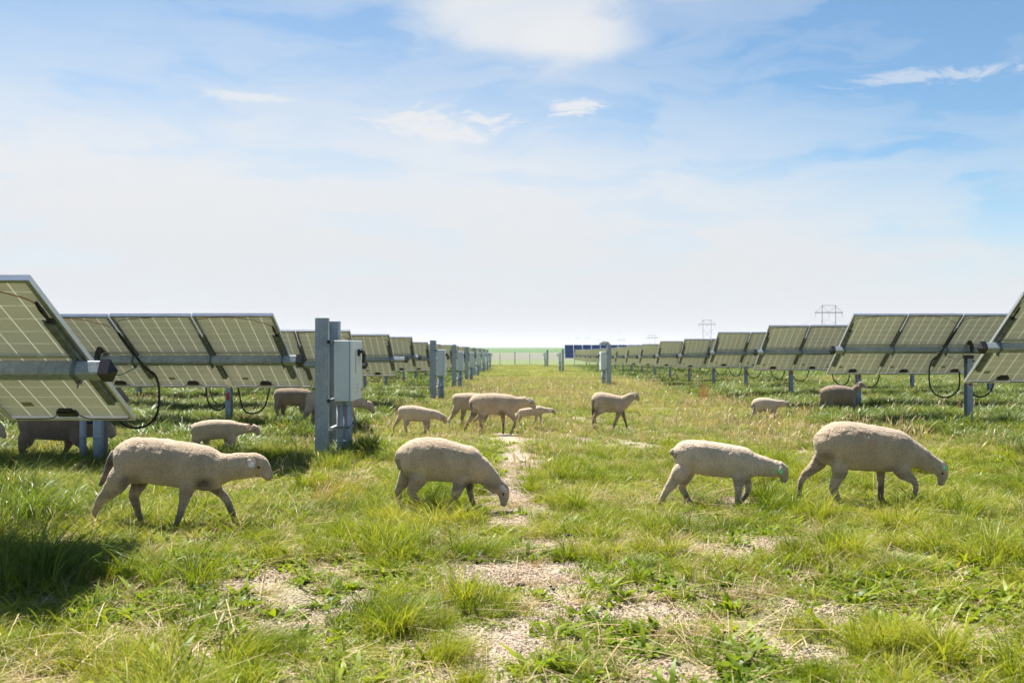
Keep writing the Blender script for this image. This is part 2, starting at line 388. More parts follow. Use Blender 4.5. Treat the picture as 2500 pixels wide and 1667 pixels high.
def make_ground():
    ys = np.concatenate([np.arange(-6, 16, .12), np.arange(16, 40, .4), np.arange(40, 140, 2), np.geomspace(142, 5500, 60)])
    ts = np.concatenate([-np.geomspace(1, .04, 26)[:-1] * 1.0, np.linspace(-.04, .04, 3), np.geomspace(.04, 1, 26)[1:]])
    ts = np.linspace(-1, 1, 181); ts = np.sign(ts) * np.abs(ts) ** 1.6
    V = []; W = []
    for y in ys:
        half = 14 + max(0, y) * 1.2
        xs = ts * half
        V.append(np.stack([xs, np.full_like(xs, y), ground(xs, y)], 1)); W.append(bareness(xs, np.full_like(xs, y)) if y > 1 else xs * 0)
    V = np.concatenate(V); W = np.concatenate(W); ny, nx = len(ys), len(ts)
    i = np.arange(ny - 1)[:, None] * nx + np.arange(nx - 1)[None]; i = i.ravel()
    Fc = np.stack([i, i + 1, i + nx + 1, i + nx], 1)
    me = bpy.data.meshes.new('ground'); me.from_pydata(V.tolist(), [], Fc.tolist())
    for p in me.polygons: p.use_smooth = True
    a = me.attributes.new('bare', 'FLOAT', 'POINT'); a.data.foreach_set('value', W.astype(np.float32))
    m, nt = mat('ground_soil')
    pos = worldpos(nt); s = N(nt, 'ShaderNodeSeparateXYZ'); L(nt, pos, s.inputs[0])
    at = N(nt, 'ShaderNodeAttribute'); at.attribute_name = 'bare'
    v = N(nt, 'ShaderNodeTexVoronoi', feature='F1'); v.inputs['Scale'].default_value = 55; L(nt, pos, v.inputs['Vector'])
    fn = noise(nt, pos, 40, 5, .7); mn = noise(nt, pos, 4, 4)
    bw = N(nt, 'ShaderNodeRGBToBW'); L(nt, v.outputs['Color'], bw.inputs[0])
    grav = ramp(nt, mathn(nt, 'ADD', mathn(nt, 'MULTIPLY', bw.outputs[0], .55), mathn(nt, 'MULTIPLY', fn, .45)), [(.2, (.20, .155, .115)), (.5, (.35, .285, .22)), (.8, (.52, .44, .36))])
    moss = ramp(nt, noise(nt, pos, 2.2, 5, .65), [(.5, (0, 0, 0)), (.62, (1, 1, 1))])
    grav = mixc(nt, mathn(nt, 'MULTIPLY', moss, .35), grav, (.24, .27, .07))
    thatch = ramp(nt, mathn(nt, 'ADD', mathn(nt, 'MULTIPLY', mn, .6), mathn(nt, 'MULTIPLY', fn, .4)), [(.3, (.07, .075, .022)), (.52, (.16, .155, .055)), (.74, (.33, .27, .14))])
    near = mixc(nt, at.outputs['Fac'], thatch, grav)
    # meadow in the distance, then the fields outside the fence
    mp = N(nt, 'ShaderNodeMapping'); mp.inputs['Scale'].default_value = (.35, .12, 1); L(nt, pos, mp.inputs[0])
    md = ramp(nt, noise(nt, mp.outputs[0], 1.0, 6, .6), [(.32, (.13, .19, .05)), (.5, (.24, .27, .085)), (.68, (.36, .31, .16))])
    def step(a, b): 
        n = N(nt, 'ShaderNodeMapRange'); n.clamp = True; L(nt, yw, n.inputs[0]); n.inputs[1].default_value = a; n.inputs[2].default_value = b; return n.outputs[0]
    wob = mathn(nt, 'MULTIPLY', noise(nt, pos, .01, 3), 60.0)
    yw = mathn(nt, 'ADD', s.outputs[1], mathn(nt, 'SUBTRACT', wob, 30.0))
    c = mixc(nt, step(28, 60), near, md)
    mp3 = N(nt, 'ShaderNodeMapping'); mp3.inputs['Scale'].default_value = (.012, .05, 1); L(nt, pos, mp3.inputs[0]); fnz = noise(nt, mp3.outputs[0], 1.0, 5, .6)
    f1 = ramp(nt, fnz, [(.3, (.12, .165, .06)), (.7, (.19, .215, .095))])
    f2 = ramp(nt, fnz, [(.3, (.15, .16, .115)), (.5, (.18, .17, .135)), (.7, (.13, .165, .10))])
    f3 = ramp(nt, fnz, [(.3, (.065, .13, .04)), (.7, (.10, .17, .055))])
    c = mixc(nt, step(118, 128), c, f1); c = mixc(nt, step(178, 215), c, f2); c = mixc(nt, step(380, 420), c, f3)
    hgt = mathn(nt, 'ADD', mathn(nt, 'MULTIPLY', v.outputs['Distance'], -.8), fn)
    out(nt, princ(nt, c, .95, 0, .1, bump(nt, hgt, .8, .012)).outputs[0])
    me.materials.append(m)
    o = link('ground', me); kind(o, 'structure'); o['label'] = 'grassy ground with bare gravel patches and fields beyond'
make_ground()

# ------------------------------------------------------------------ vegetation
def strips(n, rad, h0, h1, w, segs, lean0, lean1, droop=.25, prof='blade', wind=(.0, 0), gauss=True, rot=None, rnd0=0, rnd1=1, pw=1.8):
    ang = rng.uniform(0, 2 * np.pi, n); r = rad * (np.abs(rng.normal(0, .45, n)) if gauss else np.sqrt(rng.uniform(0, 1, n)))
    bx, by = r * np.cos(ang), r * np.sin(ang)
    da = ang + rng.normal(0, .9, n) if gauss else rng.uniform(0, 2 * np.pi, n)
    h = rng.uniform(h0, h1, n); ln = rng.uniform(lean0, lean1, n); dr = droop * rng.uniform(.3, 1.6, n)
    dx = np.cos(da) * ln + wind[0]; dy = np.sin(da) * ln + wind[1]
    wa = rng.uniform(0, np.pi, n); ww = w * rng.uniform(.6, 1.3, n)
    t = np.linspace(0, 1, segs + 1)
    if prof == 'blade': wt = np.maximum(1 - t, .0) ** .6 * .5 + .02
    elif prof == 'leaf': wt = np.sin(np.pi * np.clip(t * .92 + .06, 0, 1)) ** .8 * .5 + .02
    elif prof == 'head': wt = np.where(t > .72, .5 * 2.2 * np.sin(np.pi * (t - .70) / .32), .22) + .03
    else: wt = np.full_like(t, .5)
    px = bx[:, None] + dx[:, None] * h[:, None] * t ** pw; py = by[:, None] + dy[:, None] * h[:, None] * t ** pw
    pz = h[:, None] * (t - dr[:, None] * t ** 3) - .012
    if prof == 'leaf':  # leaf blades are broad across their heading
        wa = np.arctan2(dy, dx) + np.pi / 2 + rng.normal(0, .3, n)
    ox = np.cos(wa)[:, None] * wt * ww[:, None]; oy = np.sin(wa)[:, None] * wt * ww[:, None]
    V = np.stack([np.stack([px - ox, py - oy, pz], -1), np.stack([px + ox, py + oy, pz], -1)], 2)   # n, s+1, 2, 3
    V = V.reshape(-1, 3)
    b = (np.arange(n) * 2 * (segs + 1))[:, None] + (np.arange(segs) * 2)[None]; b = b.ravel()
    Fc = np.stack([b, b + 1, b + 3, b + 2], 1)
    rv = np.repeat(rng.uniform(rnd0, rnd1, n), 2 * (segs + 1))
    return V, Fc, rv
def join_parts(parts):
    V = []; Fc = []; Rv = []; Mi = []; o = 0
    for (v, f, r, mi) in parts:
        V.append(v); Fc.append(f + o); Rv.append(r); Mi.append(np.full(len(f), mi)); o += len(v)
    return np.concatenate(V), np.concatenate(Fc), np.concatenate(Rv), np.concatenate(Mi)
def fast_mesh(name, parts, mats):
    V, Fc, Rv, Mi = join_parts(parts)
    me = bpy.data.meshes.new(name); me.vertices.add(len(V)); me.vertices.foreach_set('co', V.astype(np.float32).ravel())
    me.loops.add(Fc.size); me.loops.foreach_set('vertex_index', Fc.astype(np.int32).ravel())
    me.polygons.add(len(Fc)); me.polygons.foreach_set('loop_start', np.arange(0, Fc.size, 4, dtype=np.int32))
    me.polygons.foreach_set('loop_total', np.full(len(Fc), 4, np.int32)) if False else None
    for m in mats: me.materials.append(M[m])
    me.polygons.foreach_set('material_index', Mi.astype(np.int32)); me.update(calc_edges=True)
    a = me.attributes.new('rnd', 'FLOAT', 'POINT'); a.data.foreach_set('value', Rv.astype(np.float32))
    me.polygons.foreach_set('use_smooth', np.ones(len(Fc), bool))
    return me
_src = 0
def library(meshes):
    global _src
    c = bpy.data.collections.new('plants'); _src += 1
    for i, me in enumerate(meshes):
        o = bpy.data.objects.new('clump_%03d' % i, me); c.objects.link(o)
    return c
def scatter(name, label, coll, nvar, X, Y, scale, kd='stuff', zoff=0, tilt=.12, zs=None):
    n = len(X); Z = ground(X, Y) + zoff
    me = bpy.data.meshes.new(name); me.vertices.add(n); me.vertices.foreach_set('co', np.stack([X, Y, Z], 1).astype(np.float32).ravel())
    rot = np.stack([rng.normal(0, tilt, n), rng.normal(0, tilt, n), rng.uniform(0, 2 * np.pi, n)], 1)
    if zs is None: zs = np.ones(n)
    sc3 = np.stack([scale, scale, scale * zs], 1)
    for nm, ty, dat in (('rot', 'FLOAT_VECTOR', rot), ('scl', 'FLOAT_VECTOR', sc3)):
        a = me.attributes.new(nm, ty, 'POINT'); a.data.foreach_set('vector', dat.astype(np.float32).ravel())
    a = me.attributes.new('idx', 'INT', 'POINT'); a.data.foreach_set('value', rng.integers(0, nvar, n).astype(np.int32))
    o = link(name, me); kind(o, kd); o['label'] = label
    ng = bpy.data.node_groups.new(name, 'GeometryNodeTree')
    ng.interface.new_socket('Geometry', in_out='INPUT', socket_type='NodeSocketGeometry'); ng.interface.new_socket('Geometry', in_out='OUTPUT', socket_type='NodeSocketGeometry')
    gi = ng.nodes.new('NodeGroupInput'); go = ng.nodes.new('NodeGroupOutput')
    ip = ng.nodes.new('GeometryNodeInstanceOnPoints'); ci = ng.nodes.new('GeometryNodeCollectionInfo')
    ci.inputs['Collection'].default_value = coll; ci.inputs['Separate Children'].default_value = True; ci.inputs['Reset Children'].default_value = True
    ip.inputs['Pick Instance'].default_value = True
    def na(nm, ty):
        a = ng.nodes.new('GeometryNodeInputNamedAttribute'); a.data_type = ty; a.inputs['Name'].default_value = nm; return a.outputs['Attribute']
    lk = ng.links.new
    lk(gi.outputs[0], ip.inputs['Points']); lk(ci.outputs[0], ip.inputs['Instance'])
    lk(na('idx', 'INT'), ip.inputs['Instance Index']); lk(na('rot', 'FLOAT_VECTOR'), ip.inputs['Rotation']); lk(na('scl', 'FLOAT_VECTOR'), ip.inputs['Scale'])
    lk(ip.outputs[0], go.inputs[0])
    md = o.modifiers.new('scatter', 'NODES'); md.node_group = ng
    return o
def cands(y0, y1, dens, margin=1.6, fov=.57):
    """jittered points over the strip of ground seen between two distances"""
    X = []; Y = []
    ys = np.linspace(y0, y1, max(2, int((y1 - y0) / 1.0) + 1))
    for a, b in zip(ys[:-1], ys[1:]):
        hw = fov * b + margin; n = rng.poisson(dens * (b - a) * 2 * hw)
        X.append(rng.uniform(-hw, hw, n)); Y.append(rng.uniform(a, b, n))
    return np.concatenate(X), np.concatenate(Y)
def smooth01(x): x = np.clip(x, 0, 1); return x * x * (3 - 2 * x)
def rank(X, Y):
    """how rank and tall the grass stands: under and beside the panel rows, at the near left corner and by the big post"""
    t = np.maximum(smooth01((-X - 2.6) / .9) * smooth01((Y - 9.5) / 3) * np.where(Y > 20, .8, .5), smooth01((X - 5.6) / 2.2) * smooth01((Y - 8) / 4))
    t = np.maximum(t, smooth01(1.15 - np.sqrt(((X + 4.2) / 1.7) ** 2 + ((Y - 8.6) / 1.7) ** 2)) * 1.2)
    t = np.maximum(t, .85 * smooth01(1.4 - np.sqrt(((X + 2.15) / .7) ** 2 + ((Y - 13.2) / 1.3) ** 2)))
    t = np.maximum(t, .5 * smooth01(1.3 - np.sqrt(((X - 4.6) / 1.5) ** 2 + ((Y - 7.5) / 2.5) ** 2)))
    return t
def pick(X, Y, p): k = rng.uniform(0, 1, len(X)) < p; return X[k], Y[k]

fine = library([fast_mesh('fine_%d' % i, [(*strips(110, .075, .07, .19, .0034, 4, .35, 1.0, .35, wind=(.28, 0)), 0)], ['grass_fine']) for i in range(5)])
med = library([fast_mesh('medium_%d' % i, [(*strips(58, .12, .05, .17, .0050, 4, .3, 1.3, .35), 0), (*strips(5, .12, .1, .2, .0035, 3, .6, 1.6, .4, rnd0=.3), 1)], ['grass_fine', 'straw']) for i in range(6)])
tall = library([fast_mesh('tall_%d' % i, [(*strips(50, .14, .18, .44, .0075, 5, .25, .8, .45, wind=(.12, 0)), 0), (*strips(3, .12, .3, .5, .005, 5, .2, .6, .3, 'head'), 1)], ['grass_tall', 'straw']) for i in range(6)])
weed = library([fast_mesh('weed_%d' % i, [(*strips(18, .06, .035, .075, .014, 4, .4, 1.5, .5, 'leaf'), 0), (*strips(18, .08, .025, .05, .011, 3, .4, 1.6, .4, 'leaf'), 0)], ['weed_leaf']) for i in range(6)])
low = library([fast_mesh('low_%d' % i, [(*strips(110, .2, .012, .04, .011, 2, .5, 2.0, .5, 'leaf', gauss=False), 0), (*strips(40, .2, .03, .08, .004, 3, .5, 1.5, .3, gauss=False), 1)], ['weed_leaf', 'grass_fine']) for i in range(5)])
def lying(n, rad):
    v, f, r = strips(n, rad, .05, .16, .0036, 4, 1.2, 3.5, .8, 'flat', gauss=False, pw=1.05)
    v[:, 2] = np.clip(v[:, 2], 0, None) * .22 + .012; return v, f, r
straw = library([fast_mesh('straw_%d' % i, [(*lying(9, .14), 0)], ['straw']) for i in range(6)])
stalk = library([fast_mesh('stalk_%d' % i, [(*strips(4, .08, .16, .42, .0045, 5, .1, .75, .3, 'head'), 0), (*strips(9, .1, .08, .25, .0035, 4, .3, 1.4, .5), 0)], ['straw']) for i in range(5)])

# near meadow
X, Y = cands(3.2, 15, 62)
b = bareness(X, Y); rk = rank(X, Y); pt = vnoise(X, Y, .9, 41)
p = (1 - smooth01(b * 1.25)) * (.45 + .55 * smooth01((pt * .5 + vnoise(X, Y, 3.3, 43) * .5 - .36) / .25)) * np.where(Y < 7.0, .6, 1)
x1, y1 = pick(X, Y, p); scatter('short_grass', 'short mixed green grass over the foreground', med, 6, x1, y1, rng.uniform(.55, 1.15, len(x1)) * (.65 + .8 * vnoise(x1, y1, .7, 42)))
X, Y = cands(3.2, 15, 30)
b = bareness(X, Y); cl = vnoise(X, Y, 1.5, 44) * .6 + vnoise(X, Y, 3.7, 45) * .4
x1, y1 = pick(X, Y, (1 - smooth01(b * 1.3)) * smooth01((cl - .46) / .10))
c1 = vnoise(x1, y1, 1.5, 44) * .6 + vnoise(x1, y1, 3.7, 45) * .4
scatter('fine_grass', 'soft tufts of fine bright green grass leaning to the right', fine, 5, x1, y1, rng.uniform(.7, 1.25, len(x1)) * (.55 + 1.3 * np.clip((c1 - .46) / .3, 0, 1)))
X, Y = cands(3.2, 16, 60)
b = bareness(X, Y); cl = vnoise(X, Y, 1.2, 51) * .5 + vnoise(X, Y, 4.0, 52) * .5
x1, y1 = pick(X, Y, (1 - .85 * smooth01(b)) * (.25 + .75 * smooth01((cl - .42) / .12)))
scatter('weeds', 'broad leafed weeds growing low in the foreground', weed, 6, x1, y1, rng.uniform(.7, 1.6, len(x1)) * np.where(y1 < 7.5, 1.35, 1.05))
X, Y = cands(3.0, 15, 46)
b = bareness(X, Y)
x1, y1 = pick(X, Y, (1 - .97 * smooth01(b * 1.05)) * (.6 + .4 * smooth01((vnoise(X, Y, 2.1, 55) - .35) / .2)))
scatter('ground_cover', 'low creeping green ground cover', low, 5, x1, y1, rng.uniform(.6, 1.3, len(x1)))
X, Y = cands(3.2, 17, 44)
b = bareness(X, Y); cl = vnoise(X, Y, .8, 61)
x1, y1 = pick(X, Y, np.clip(.25 + .9 * smooth01((cl - .45) / .2) , 0, 1) * (1 - .6 * b))
scatter('dry_straw', 'dry tan stems lying flat among the grass', straw, 6, x1, y1, rng.uniform(.6, 1.6, len(x1)), tilt=.08)
dry = library([fast_mesh('dry_%d' % i, [(*strips(60, .13, .03, .11, .0045, 3, .5, 1.8, .4), 0), (*strips(12, .13, .06, .2, .0035, 4, .5, 1.4, .5), 0)], ['straw']) for i in range(5)])
X, Y = cands(3.2, 22, 22)
dn = vnoise(X, Y, .75, 65) * .45 + vnoise(X, Y, 2.3, 66) * .55
x1, y1 = pick(X, Y, (1 - .8 * bareness(X, Y)) * smooth01((dn - .50) / .12))
scatter('dead_grass', 'bleached dead grass matted between the green', dry, 5, x1, y1, rng.uniform(.6, 1.3, len(x1)))
X, Y = cands(3.6, 20, 3.2)
b = bareness(X, Y); cl = vnoise(X, Y, .6, 62)
x1, y1 = pick(X, Y, (1 - b) * (.12 + .88 * smooth01((cl - .55) / .15)))
scatter('dry_stalks', 'dry seed stalks standing among the grass', stalk, 5, x1, y1, rng.uniform(.5, 1.0, len(x1)))
X, Y = cands(4.5, 15, 20)
x1, y1 = pick(X, Y, np.clip(rank(X, Y) * 1.0 - .05, 0, 1))
scatter('tall_grass', 'rank dark green grass growing tall beside the panel rows', tall, 6, x1, y1, rng.uniform(.6, 1.1, len(x1)) * (.55 + .45 * rank(x1, y1)))

# middle distance
medm = library([fast_mesh('mid_%d' % i, [(*strips(110, .26, .05, .19, .009, 3, .3, 1.2, .35), 0), (*strips(18, .26, .08, .24, .006, 3, .4, 1.4, .4, rnd0=.2), 1), (*strips(26, .26, .04, .1, .022, 3, .4, 1.4, .4, 'leaf'), 2)], ['far_grass', 'straw', 'weed_leaf']) for i in range(7)])
tallm = library([fast_mesh('midtall_%d' % i, [(*strips(110, .26, .14, .42, .009, 4, .25, .9, .4), 0), (*strips(130, .26, .08, .36, .018, 3, .4, 1.2, .4, 'leaf'), 1), (*strips(5, .26, .2, .45, .007, 4, .2, .7, .3, 'head'), 2)], ['grass_tall', 'shade_weed', 'straw']) for i in range(6)])
X, Y = cands(14, 36, 15, 2.5)
b = bareness(X, Y) * (Y < 18); pt = vnoise(X, Y, .5, 71)
x1, y1 = pick(X, Y, (1 - b) * (.5 + .5 * pt))
scatter('meadow_grass', 'mixed yellow and green meadow grass beyond the near sheep', medm, 7, x1, y1, rng.uniform(.5, 1.05, len(x1)) * (.7 + .6 * vnoise(x1, y1, .8, 72)))
X, Y = cands(13.5, 42, 12, 2.5)
rk = rank(X, Y); nz = vnoise(X, Y, .55, 73)
x1, y1 = pick(X, Y, np.clip(rk * (.55 + nz), 0, 1))
scatter('rank_meadow', 'deep green weeds and tall grass under the panel rows', tallm, 6, x1, y1, rng.uniform(.6, 1.1, len(x1)) * (.55 + .75 * vnoise(x1, y1, .9, 74)))
seedy = library([fast_mesh('seedy_%d' % i, [(*strips(26, .3, .18, .42, .010, 5, .05, .6, .25, 'head', gauss=False, rnd0=.3), 0)], ['straw']) for i in range(5)])
X, Y = cands(11.5, 60, 3.2, 2)
x1, y1 = pick(X, Y, np.clip(.15 + 1.0 * smooth01((vnoise(X, Y, .45, 91) * .6 + vnoise(X, Y, 1.7, 92) * .4 - .42) / .2), 0, 1) * (1 - .6 * np.clip(rank(X, Y), 0, 1)) * (1 - bareness(X, Y) * (Y < 18)) * np.clip((Y - 10) / 6, .2, 1))
scatter('seed_heads', 'pale dry seed heads over the middle meadow', seedy, 5, x1, y1, rng.uniform(.6, 1.1, len(x1)))
farm = library([fast_mesh('far_%d' % i, [(*strips(150, .75, .07, .24, .024, 2, .3, 1.2, .3, gauss=False), 0), (*strips(26, .75, .1, .3, .016, 2, .3, 1.2, .3, gauss=False), 1)], ['far_grass', 'straw']) for i in range(6)])
farw = library([fast_mesh('farw_%d' % i, [(*strips(110, .7, .12, .42, .035, 2, .3, 1.1, .3, gauss=False), 0), (*strips(60, .7, .1, .3, .05, 2, .3, 1.1, .3, 'leaf', gauss=False), 1)], ['grass_tall', 'shade_weed']) for i in range(5)])
X, Y = cands(35, 122, 1.9, 4)
x1, y1 = pick(X, Y, .75 + 0 * X)
scatter('far_meadow', 'pale yellow green meadow running to the fence', farm, 6, x1, y1, rng.uniform(.7, 1.3, len(x1)), tilt=.04)
X, Y = cands(38, 120, 1.6, 4)
x1, y1 = pick(X, Y, np.clip(rank(X, Y) * (.35 + vnoise(X, Y, .3, 75)), 0, 1))
scatter('far_weeds', 'dark green weeds under the distant panel rows', farw, 5, x1, y1, rng.uniform(.6, 1.1, len(x1)), tilt=.04)

# stones on the bare patches
def stone_tile(n, rad, s0, s1):
    parts = []
    base = np.array([(x, y, z) for x in (-1, 1) for y in (-1, 1) for z in (-1, 1)], float)
    fc = np.array([(0, 1, 3, 2), (4, 6, 7, 5), (0, 4, 5, 1), (2, 3, 7, 6), (0, 2, 6, 4), (1, 5, 7, 3)])
    for _ in range(n):
        a = rng.uniform(0, 6.28); r = rad * math.sqrt(rng.uniform()); s = rng.uniform(s0, s1) ** 1
        v = base * rng.uniform(.45, 1, 3) + rng.normal(0, .22, base.shape); v *= s * .5
        q = Matrix.Rotation(rng.uniform(0, 6), 3, Vector(rng.normal(0, 1, 3)).normalized()); v = v @ np.array(q).T
        v[:, 2] += s * .15; v[:, 0] += r * math.cos(a); v[:, 1] += r * math.sin(a)
        parts.append((v, fc.copy(), np.full(8, rng.uniform()), 0))
    return parts
def stone_mat():
    m, nt = mat('stone'); at = N(nt, 'ShaderNodeAttribute'); at.attribute_name = 'rnd'
    c = ramp(nt, at.outputs['Fac'], [(0, (.24, .175, .12)), (.4, (.40, .31, .225)), (.75, (.50, .41, .31)), (1, (.60, .52, .42))])
    out(nt, princ(nt, c, .9, 0, .2).outputs[0]); M['stone'] = m
stone_mat()
stones = library([fast_mesh('stones_%d' % i, stone_tile(90, .17, .004, .013), ['stone']) for i in range(5)])
X, Y = cands(3.4, 13, 60, 1)
x1, y1 = pick(X, Y, smooth01(bareness(X, Y) * 1.8))
scatter('gravel', 'small pale stones on the bare patches', stones, 5, x1, y1, rng.uniform(.7, 1.2, len(x1)), tilt=.02)
sprout = library([fast_mesh('sprout_%d' % i, [(*strips(26, .12, .012, .05, .004, 2, .4, 1.4, .3, gauss=False, rnd0=.5), 0)], ['grass_fine']) for i in range(4)])
X, Y = cands(3.4, 13, 26, 1)
x1, y1 = pick(X, Y, (bareness(X, Y) > .4) * smooth01((vnoise(X, Y, 1.7, 81) - .45) / .15) * .9)
scatter('seedlings', 'sparse yellow green seedlings on the gravel', sprout, 4, x1, y1, rng.uniform(.6, 1.2, len(x1)))
# clover heads and seed clocks
def dots(n, rad, h0, h1, s):
    parts = []
    ic = [(1, 0, 0), (0, 1, 0), (-1, 0, 0), (0, -1, 0), (0, 0, 1), (0, 0, -1)]
    for _ in range(n):
        a = rng.uniform(0, 6.28); r = rad * math.sqrt(rng.uniform()); h = rng.uniform(h0, h1)
        v = np.array([(x, y, z) for z in (-1, 1) for (x, y) in ((-1, -1), (1, -1), (1, 1), (-1, 1))], float) * s * .5 * rng.uniform(.7, 1.2) * .8 + np.array([r * math.cos(a), r * math.sin(a), h])
        fc = np.array([(0, 3, 2, 1), (4, 5, 6, 7), (0, 1, 5, 4), (1, 2, 6, 5), (2, 3, 7, 6), (3, 0, 4, 7)])
        parts.append((v, fc, np.full(8, .5), 0))
    return parts
clov = library([fast_mesh('clover_%d' % i, dots(9, .22, .04, .08, .010), ['petal_white']) for i in range(3)])
X, Y = cands(4, 24, 1.6, 1)
x1, y1 = pick(X, Y, np.clip(.08 + smooth01((X - 1.8 - .0) / 1.2) * (Y < 6.5) + .4 * (Y > 14), 0, 1))
scatter('clover_flowers', 'small white clover heads scattered in the grass', clov, 3, x1, y1, rng.uniform(.7, 1.2, len(x1)))

# single tufts that stand out
def tuft(px, py, lib_parts, mats, label, sc_=1, name='grass_tuft', group='conspicuous grass tufts', cat='grass tuft'):
    y = 3646 / (py - 848); x = (px - CX) * y / F
    if y > 16: y = y * (1 - G(0, y) / 1.5)
    me = fast_mesh(name, lib_parts, mats)
    o = link(name, me, None, (x, y, G(x, y)), (0, 0, rng.uniform(-.3, .3))); o.scale = (sc_,) * 3
    tag(o, label, cat, group); return o
def bigt(n, rad, h, wd=.003, wind=.45): return [(*strips(n, rad, h * .5, h, wd, 6, .25, .75, .4, wind=(wind, 0)), 0)]
tuft(955, 1520, bigt(1500, .26, .24, .0028), ['grass_fine'], 'big soft tuft of fine green grass at the bottom left of the gravel')
tuft(1090, 1600, bigt(900, .20, .22, .003), ['grass_fine'], 'fine grass tuft just right of and below the biggest tuft')
tuft(640, 1590, bigt(900, .22, .22, .0032), ['grass_fine'], 'fine grass tuft low in the left foreground')
tuft(1180, 1350, bigt(900, .26, .2, .0026), ['grass_fine'], 'green tuft below the grazing sheep beside the gravel')
tuft(960, 1330, bigt(800, .25, .2, .003), ['grass_fine'], 'spreading tuft in front of the grazing sheep')
tuft(620, 1330, bigt(700, .22, .22, .003), ['grass_fine'], 'bright tuft at the front feet of the nearest sheep')
tuft(2050, 1340, bigt(700, .18, .26, .003, .15), ['grass_fine'], 'upright green tuft in front of the right hand ewe')
tuft(2180, 1400, bigt(900, .26, .2, .0026, .3), ['grass_tall'], 'blue green tuft right of the upright tuft')
tuft(1560, 1390, bigt(700, .26, .17, .0026, .3), ['grass_tall'], 'grey green tuft above the pebbly patch right of centre')
tuft(1340, 1350, bigt(120, .07, .10, .0028, .05), ['grass_tall'], 'tiny dark tuft alone on the gravel')
tuft(1990, 1655, bigt(700, .2, .18, .003, .1), ['grass_fine'], 'fine tuft at the bottom edge right of centre')
tuft(1150, 1668, bigt(420, .14, .16, .004, .1), ['grass_fine'], 'yellow green tuft at the bottom edge left of centre')
tuft(895, 1118, [(*strips(520, .34, .26, .55, .007, 6, .12, .55, .35, wind=(.1, 0)), 0)], ['grass_fine'], 'tall coarse grass clump right of the large switch box post')
tuft(70, 1290, [(*strips(520, .42, .35, .68, .010, 6, .15, .7, .5, wind=(.2, 0)), 0)], ['grass_tall'], 'tall dark grass clump at the left edge below the panel')
tuft(1758, 975, [(*strips(110, .24, .35, .85, .009, 4, .05, .35, .2), 0)], ['orange_grass'], 'rusty orange dry grass clump before the right hand panel rows', cat='dry grass')
tuft(815, 1145, [(*strips(420, .38, .18, .36, .006, 6, .15, .6, .35, wind=(.1, 0)), 0)], ['grass_fine'], 'bright grass clump at the foot of the large switch box post')
tuft(790, 1235, [(*strips(70, .30, .2, .42, .005, 5, .1, .6, .3, 'head', wind=(.15, 0)), 0)], ['orange_grass'], 'thin dry stalks ahead of the nearest ewe', cat='dry grass')
tuft(860, 1205, [(*strips(70, .30, .2, .45, .005, 5, .1, .6, .3, 'head', wind=(.15, 0)), 0)], ['straw'], 'pale dry stalks between the two left sheep', cat='dry grass')
tuft(1900, 1130, [(*strips(160, .35, .3, .62, .004, 5, .1, .6, .3, 'head'), 0)], ['straw'], 'dry pale grass clump behind the right hand lamb', cat='dry grass')
for q, (a_, b_, lb) in enumerate(((-60, 1400, 'tall dark grass clump cut by the left edge in the panel shadow'), (115, 1430, 'dark tall grass clump right of the one at the left edge'), (30, 1225, 'tall dark grass clump at the left edge behind the other clumps'))):
    tuft(a_, b_, [(*strips(420, .42, .30, .58, .009, 6, .15, .8, .5, wind=(.25, 0)), 0)], ['shade_weed' if q == 2 else 'grass_tall'], lb)
def dung(px, py, n, label):
    y = 3646 / (py - 848); x = (px - CX) * y / F
    mb = MB()
    for i in range(n):
        c = Vector((x + random.gauss(0, .004 * n ** .6), y + random.gauss(0, .004 * n ** .6), G(x, y) + .012 + random.random() * .02)); r = random.uniform(.008, .013)
        mb.tube([c + Vector((0, 0, r)), c + Vector((0, 0, r * .6)), c, c - Vector((0, 0, r * .8))], [r * .3, r * .85, r, r * .5], 7)
    tag(link('dung_pile', mb.mesh('dung_pile', 'dung', True)), label, 'dung', 'sheep droppings')
dung(1384, 1312, 16, 'small black heap of sheep droppings at the top of the gravel patch')
dung(1273, 1429, 7, 'dark droppings on the gravel in the centre foreground')
dung(1349, 1436, 3, 'single dark dropping on the gravel right of the others')

# ------------------------------------------------------------------ solar trackers
LAM_MB = MB(); LAM_MB.box(-.478, .478, -.962, .962, -.003, .003)
def frame_mb():
    m = MB(); w2, h2, t = .495, .985, .0035
    for s in (-1, 1):
        m.box(min(s * w2, s * (w2 - .018)), max(s * w2, s * (w2 - .018)), -h2, h2, -.006, .034)
        m.box(-w2 + .018, w2 - .018, min(s * h2, s * (h2 - .018)), max(s * h2, s * (h2 - .018)), -.006, .034)
        m.box(min(s * (w2 - .0185), s * (w2 - .034)), max(s * (w2 - .0185), s * (w2 - .034)), -h2 + .02, h2 - .02, .030, .0335)
        m.box(-w2 + .0185, w2 - .0185, min(s * (h2 - .0185), s * (h2 - .034)), max(s * (h2 - .0185), s * (h2 - .034)), .029, .0325)
    m.box(-w2 + .02, w2 - .02, .0, .032, .006, .028)           # middle bar
    return m
FRAME_ME = frame_mb().mesh('frame', 'aluminium')
LAM_ME = LAM_MB.mesh('solar_panel', ['cell_back', 'cell_front'])
for p in LAM_ME.polygons:
    if p.normal.z < -.5: p.material_index = 1
def blue_face():
    me = LAM_ME.copy(); me.name = 'solar_panel_front'; me.materials.clear(); me.materials.append(M['blue_glass']); me.materials.append(M['blue_glass']); return me
BLUE_ME = blue_face()
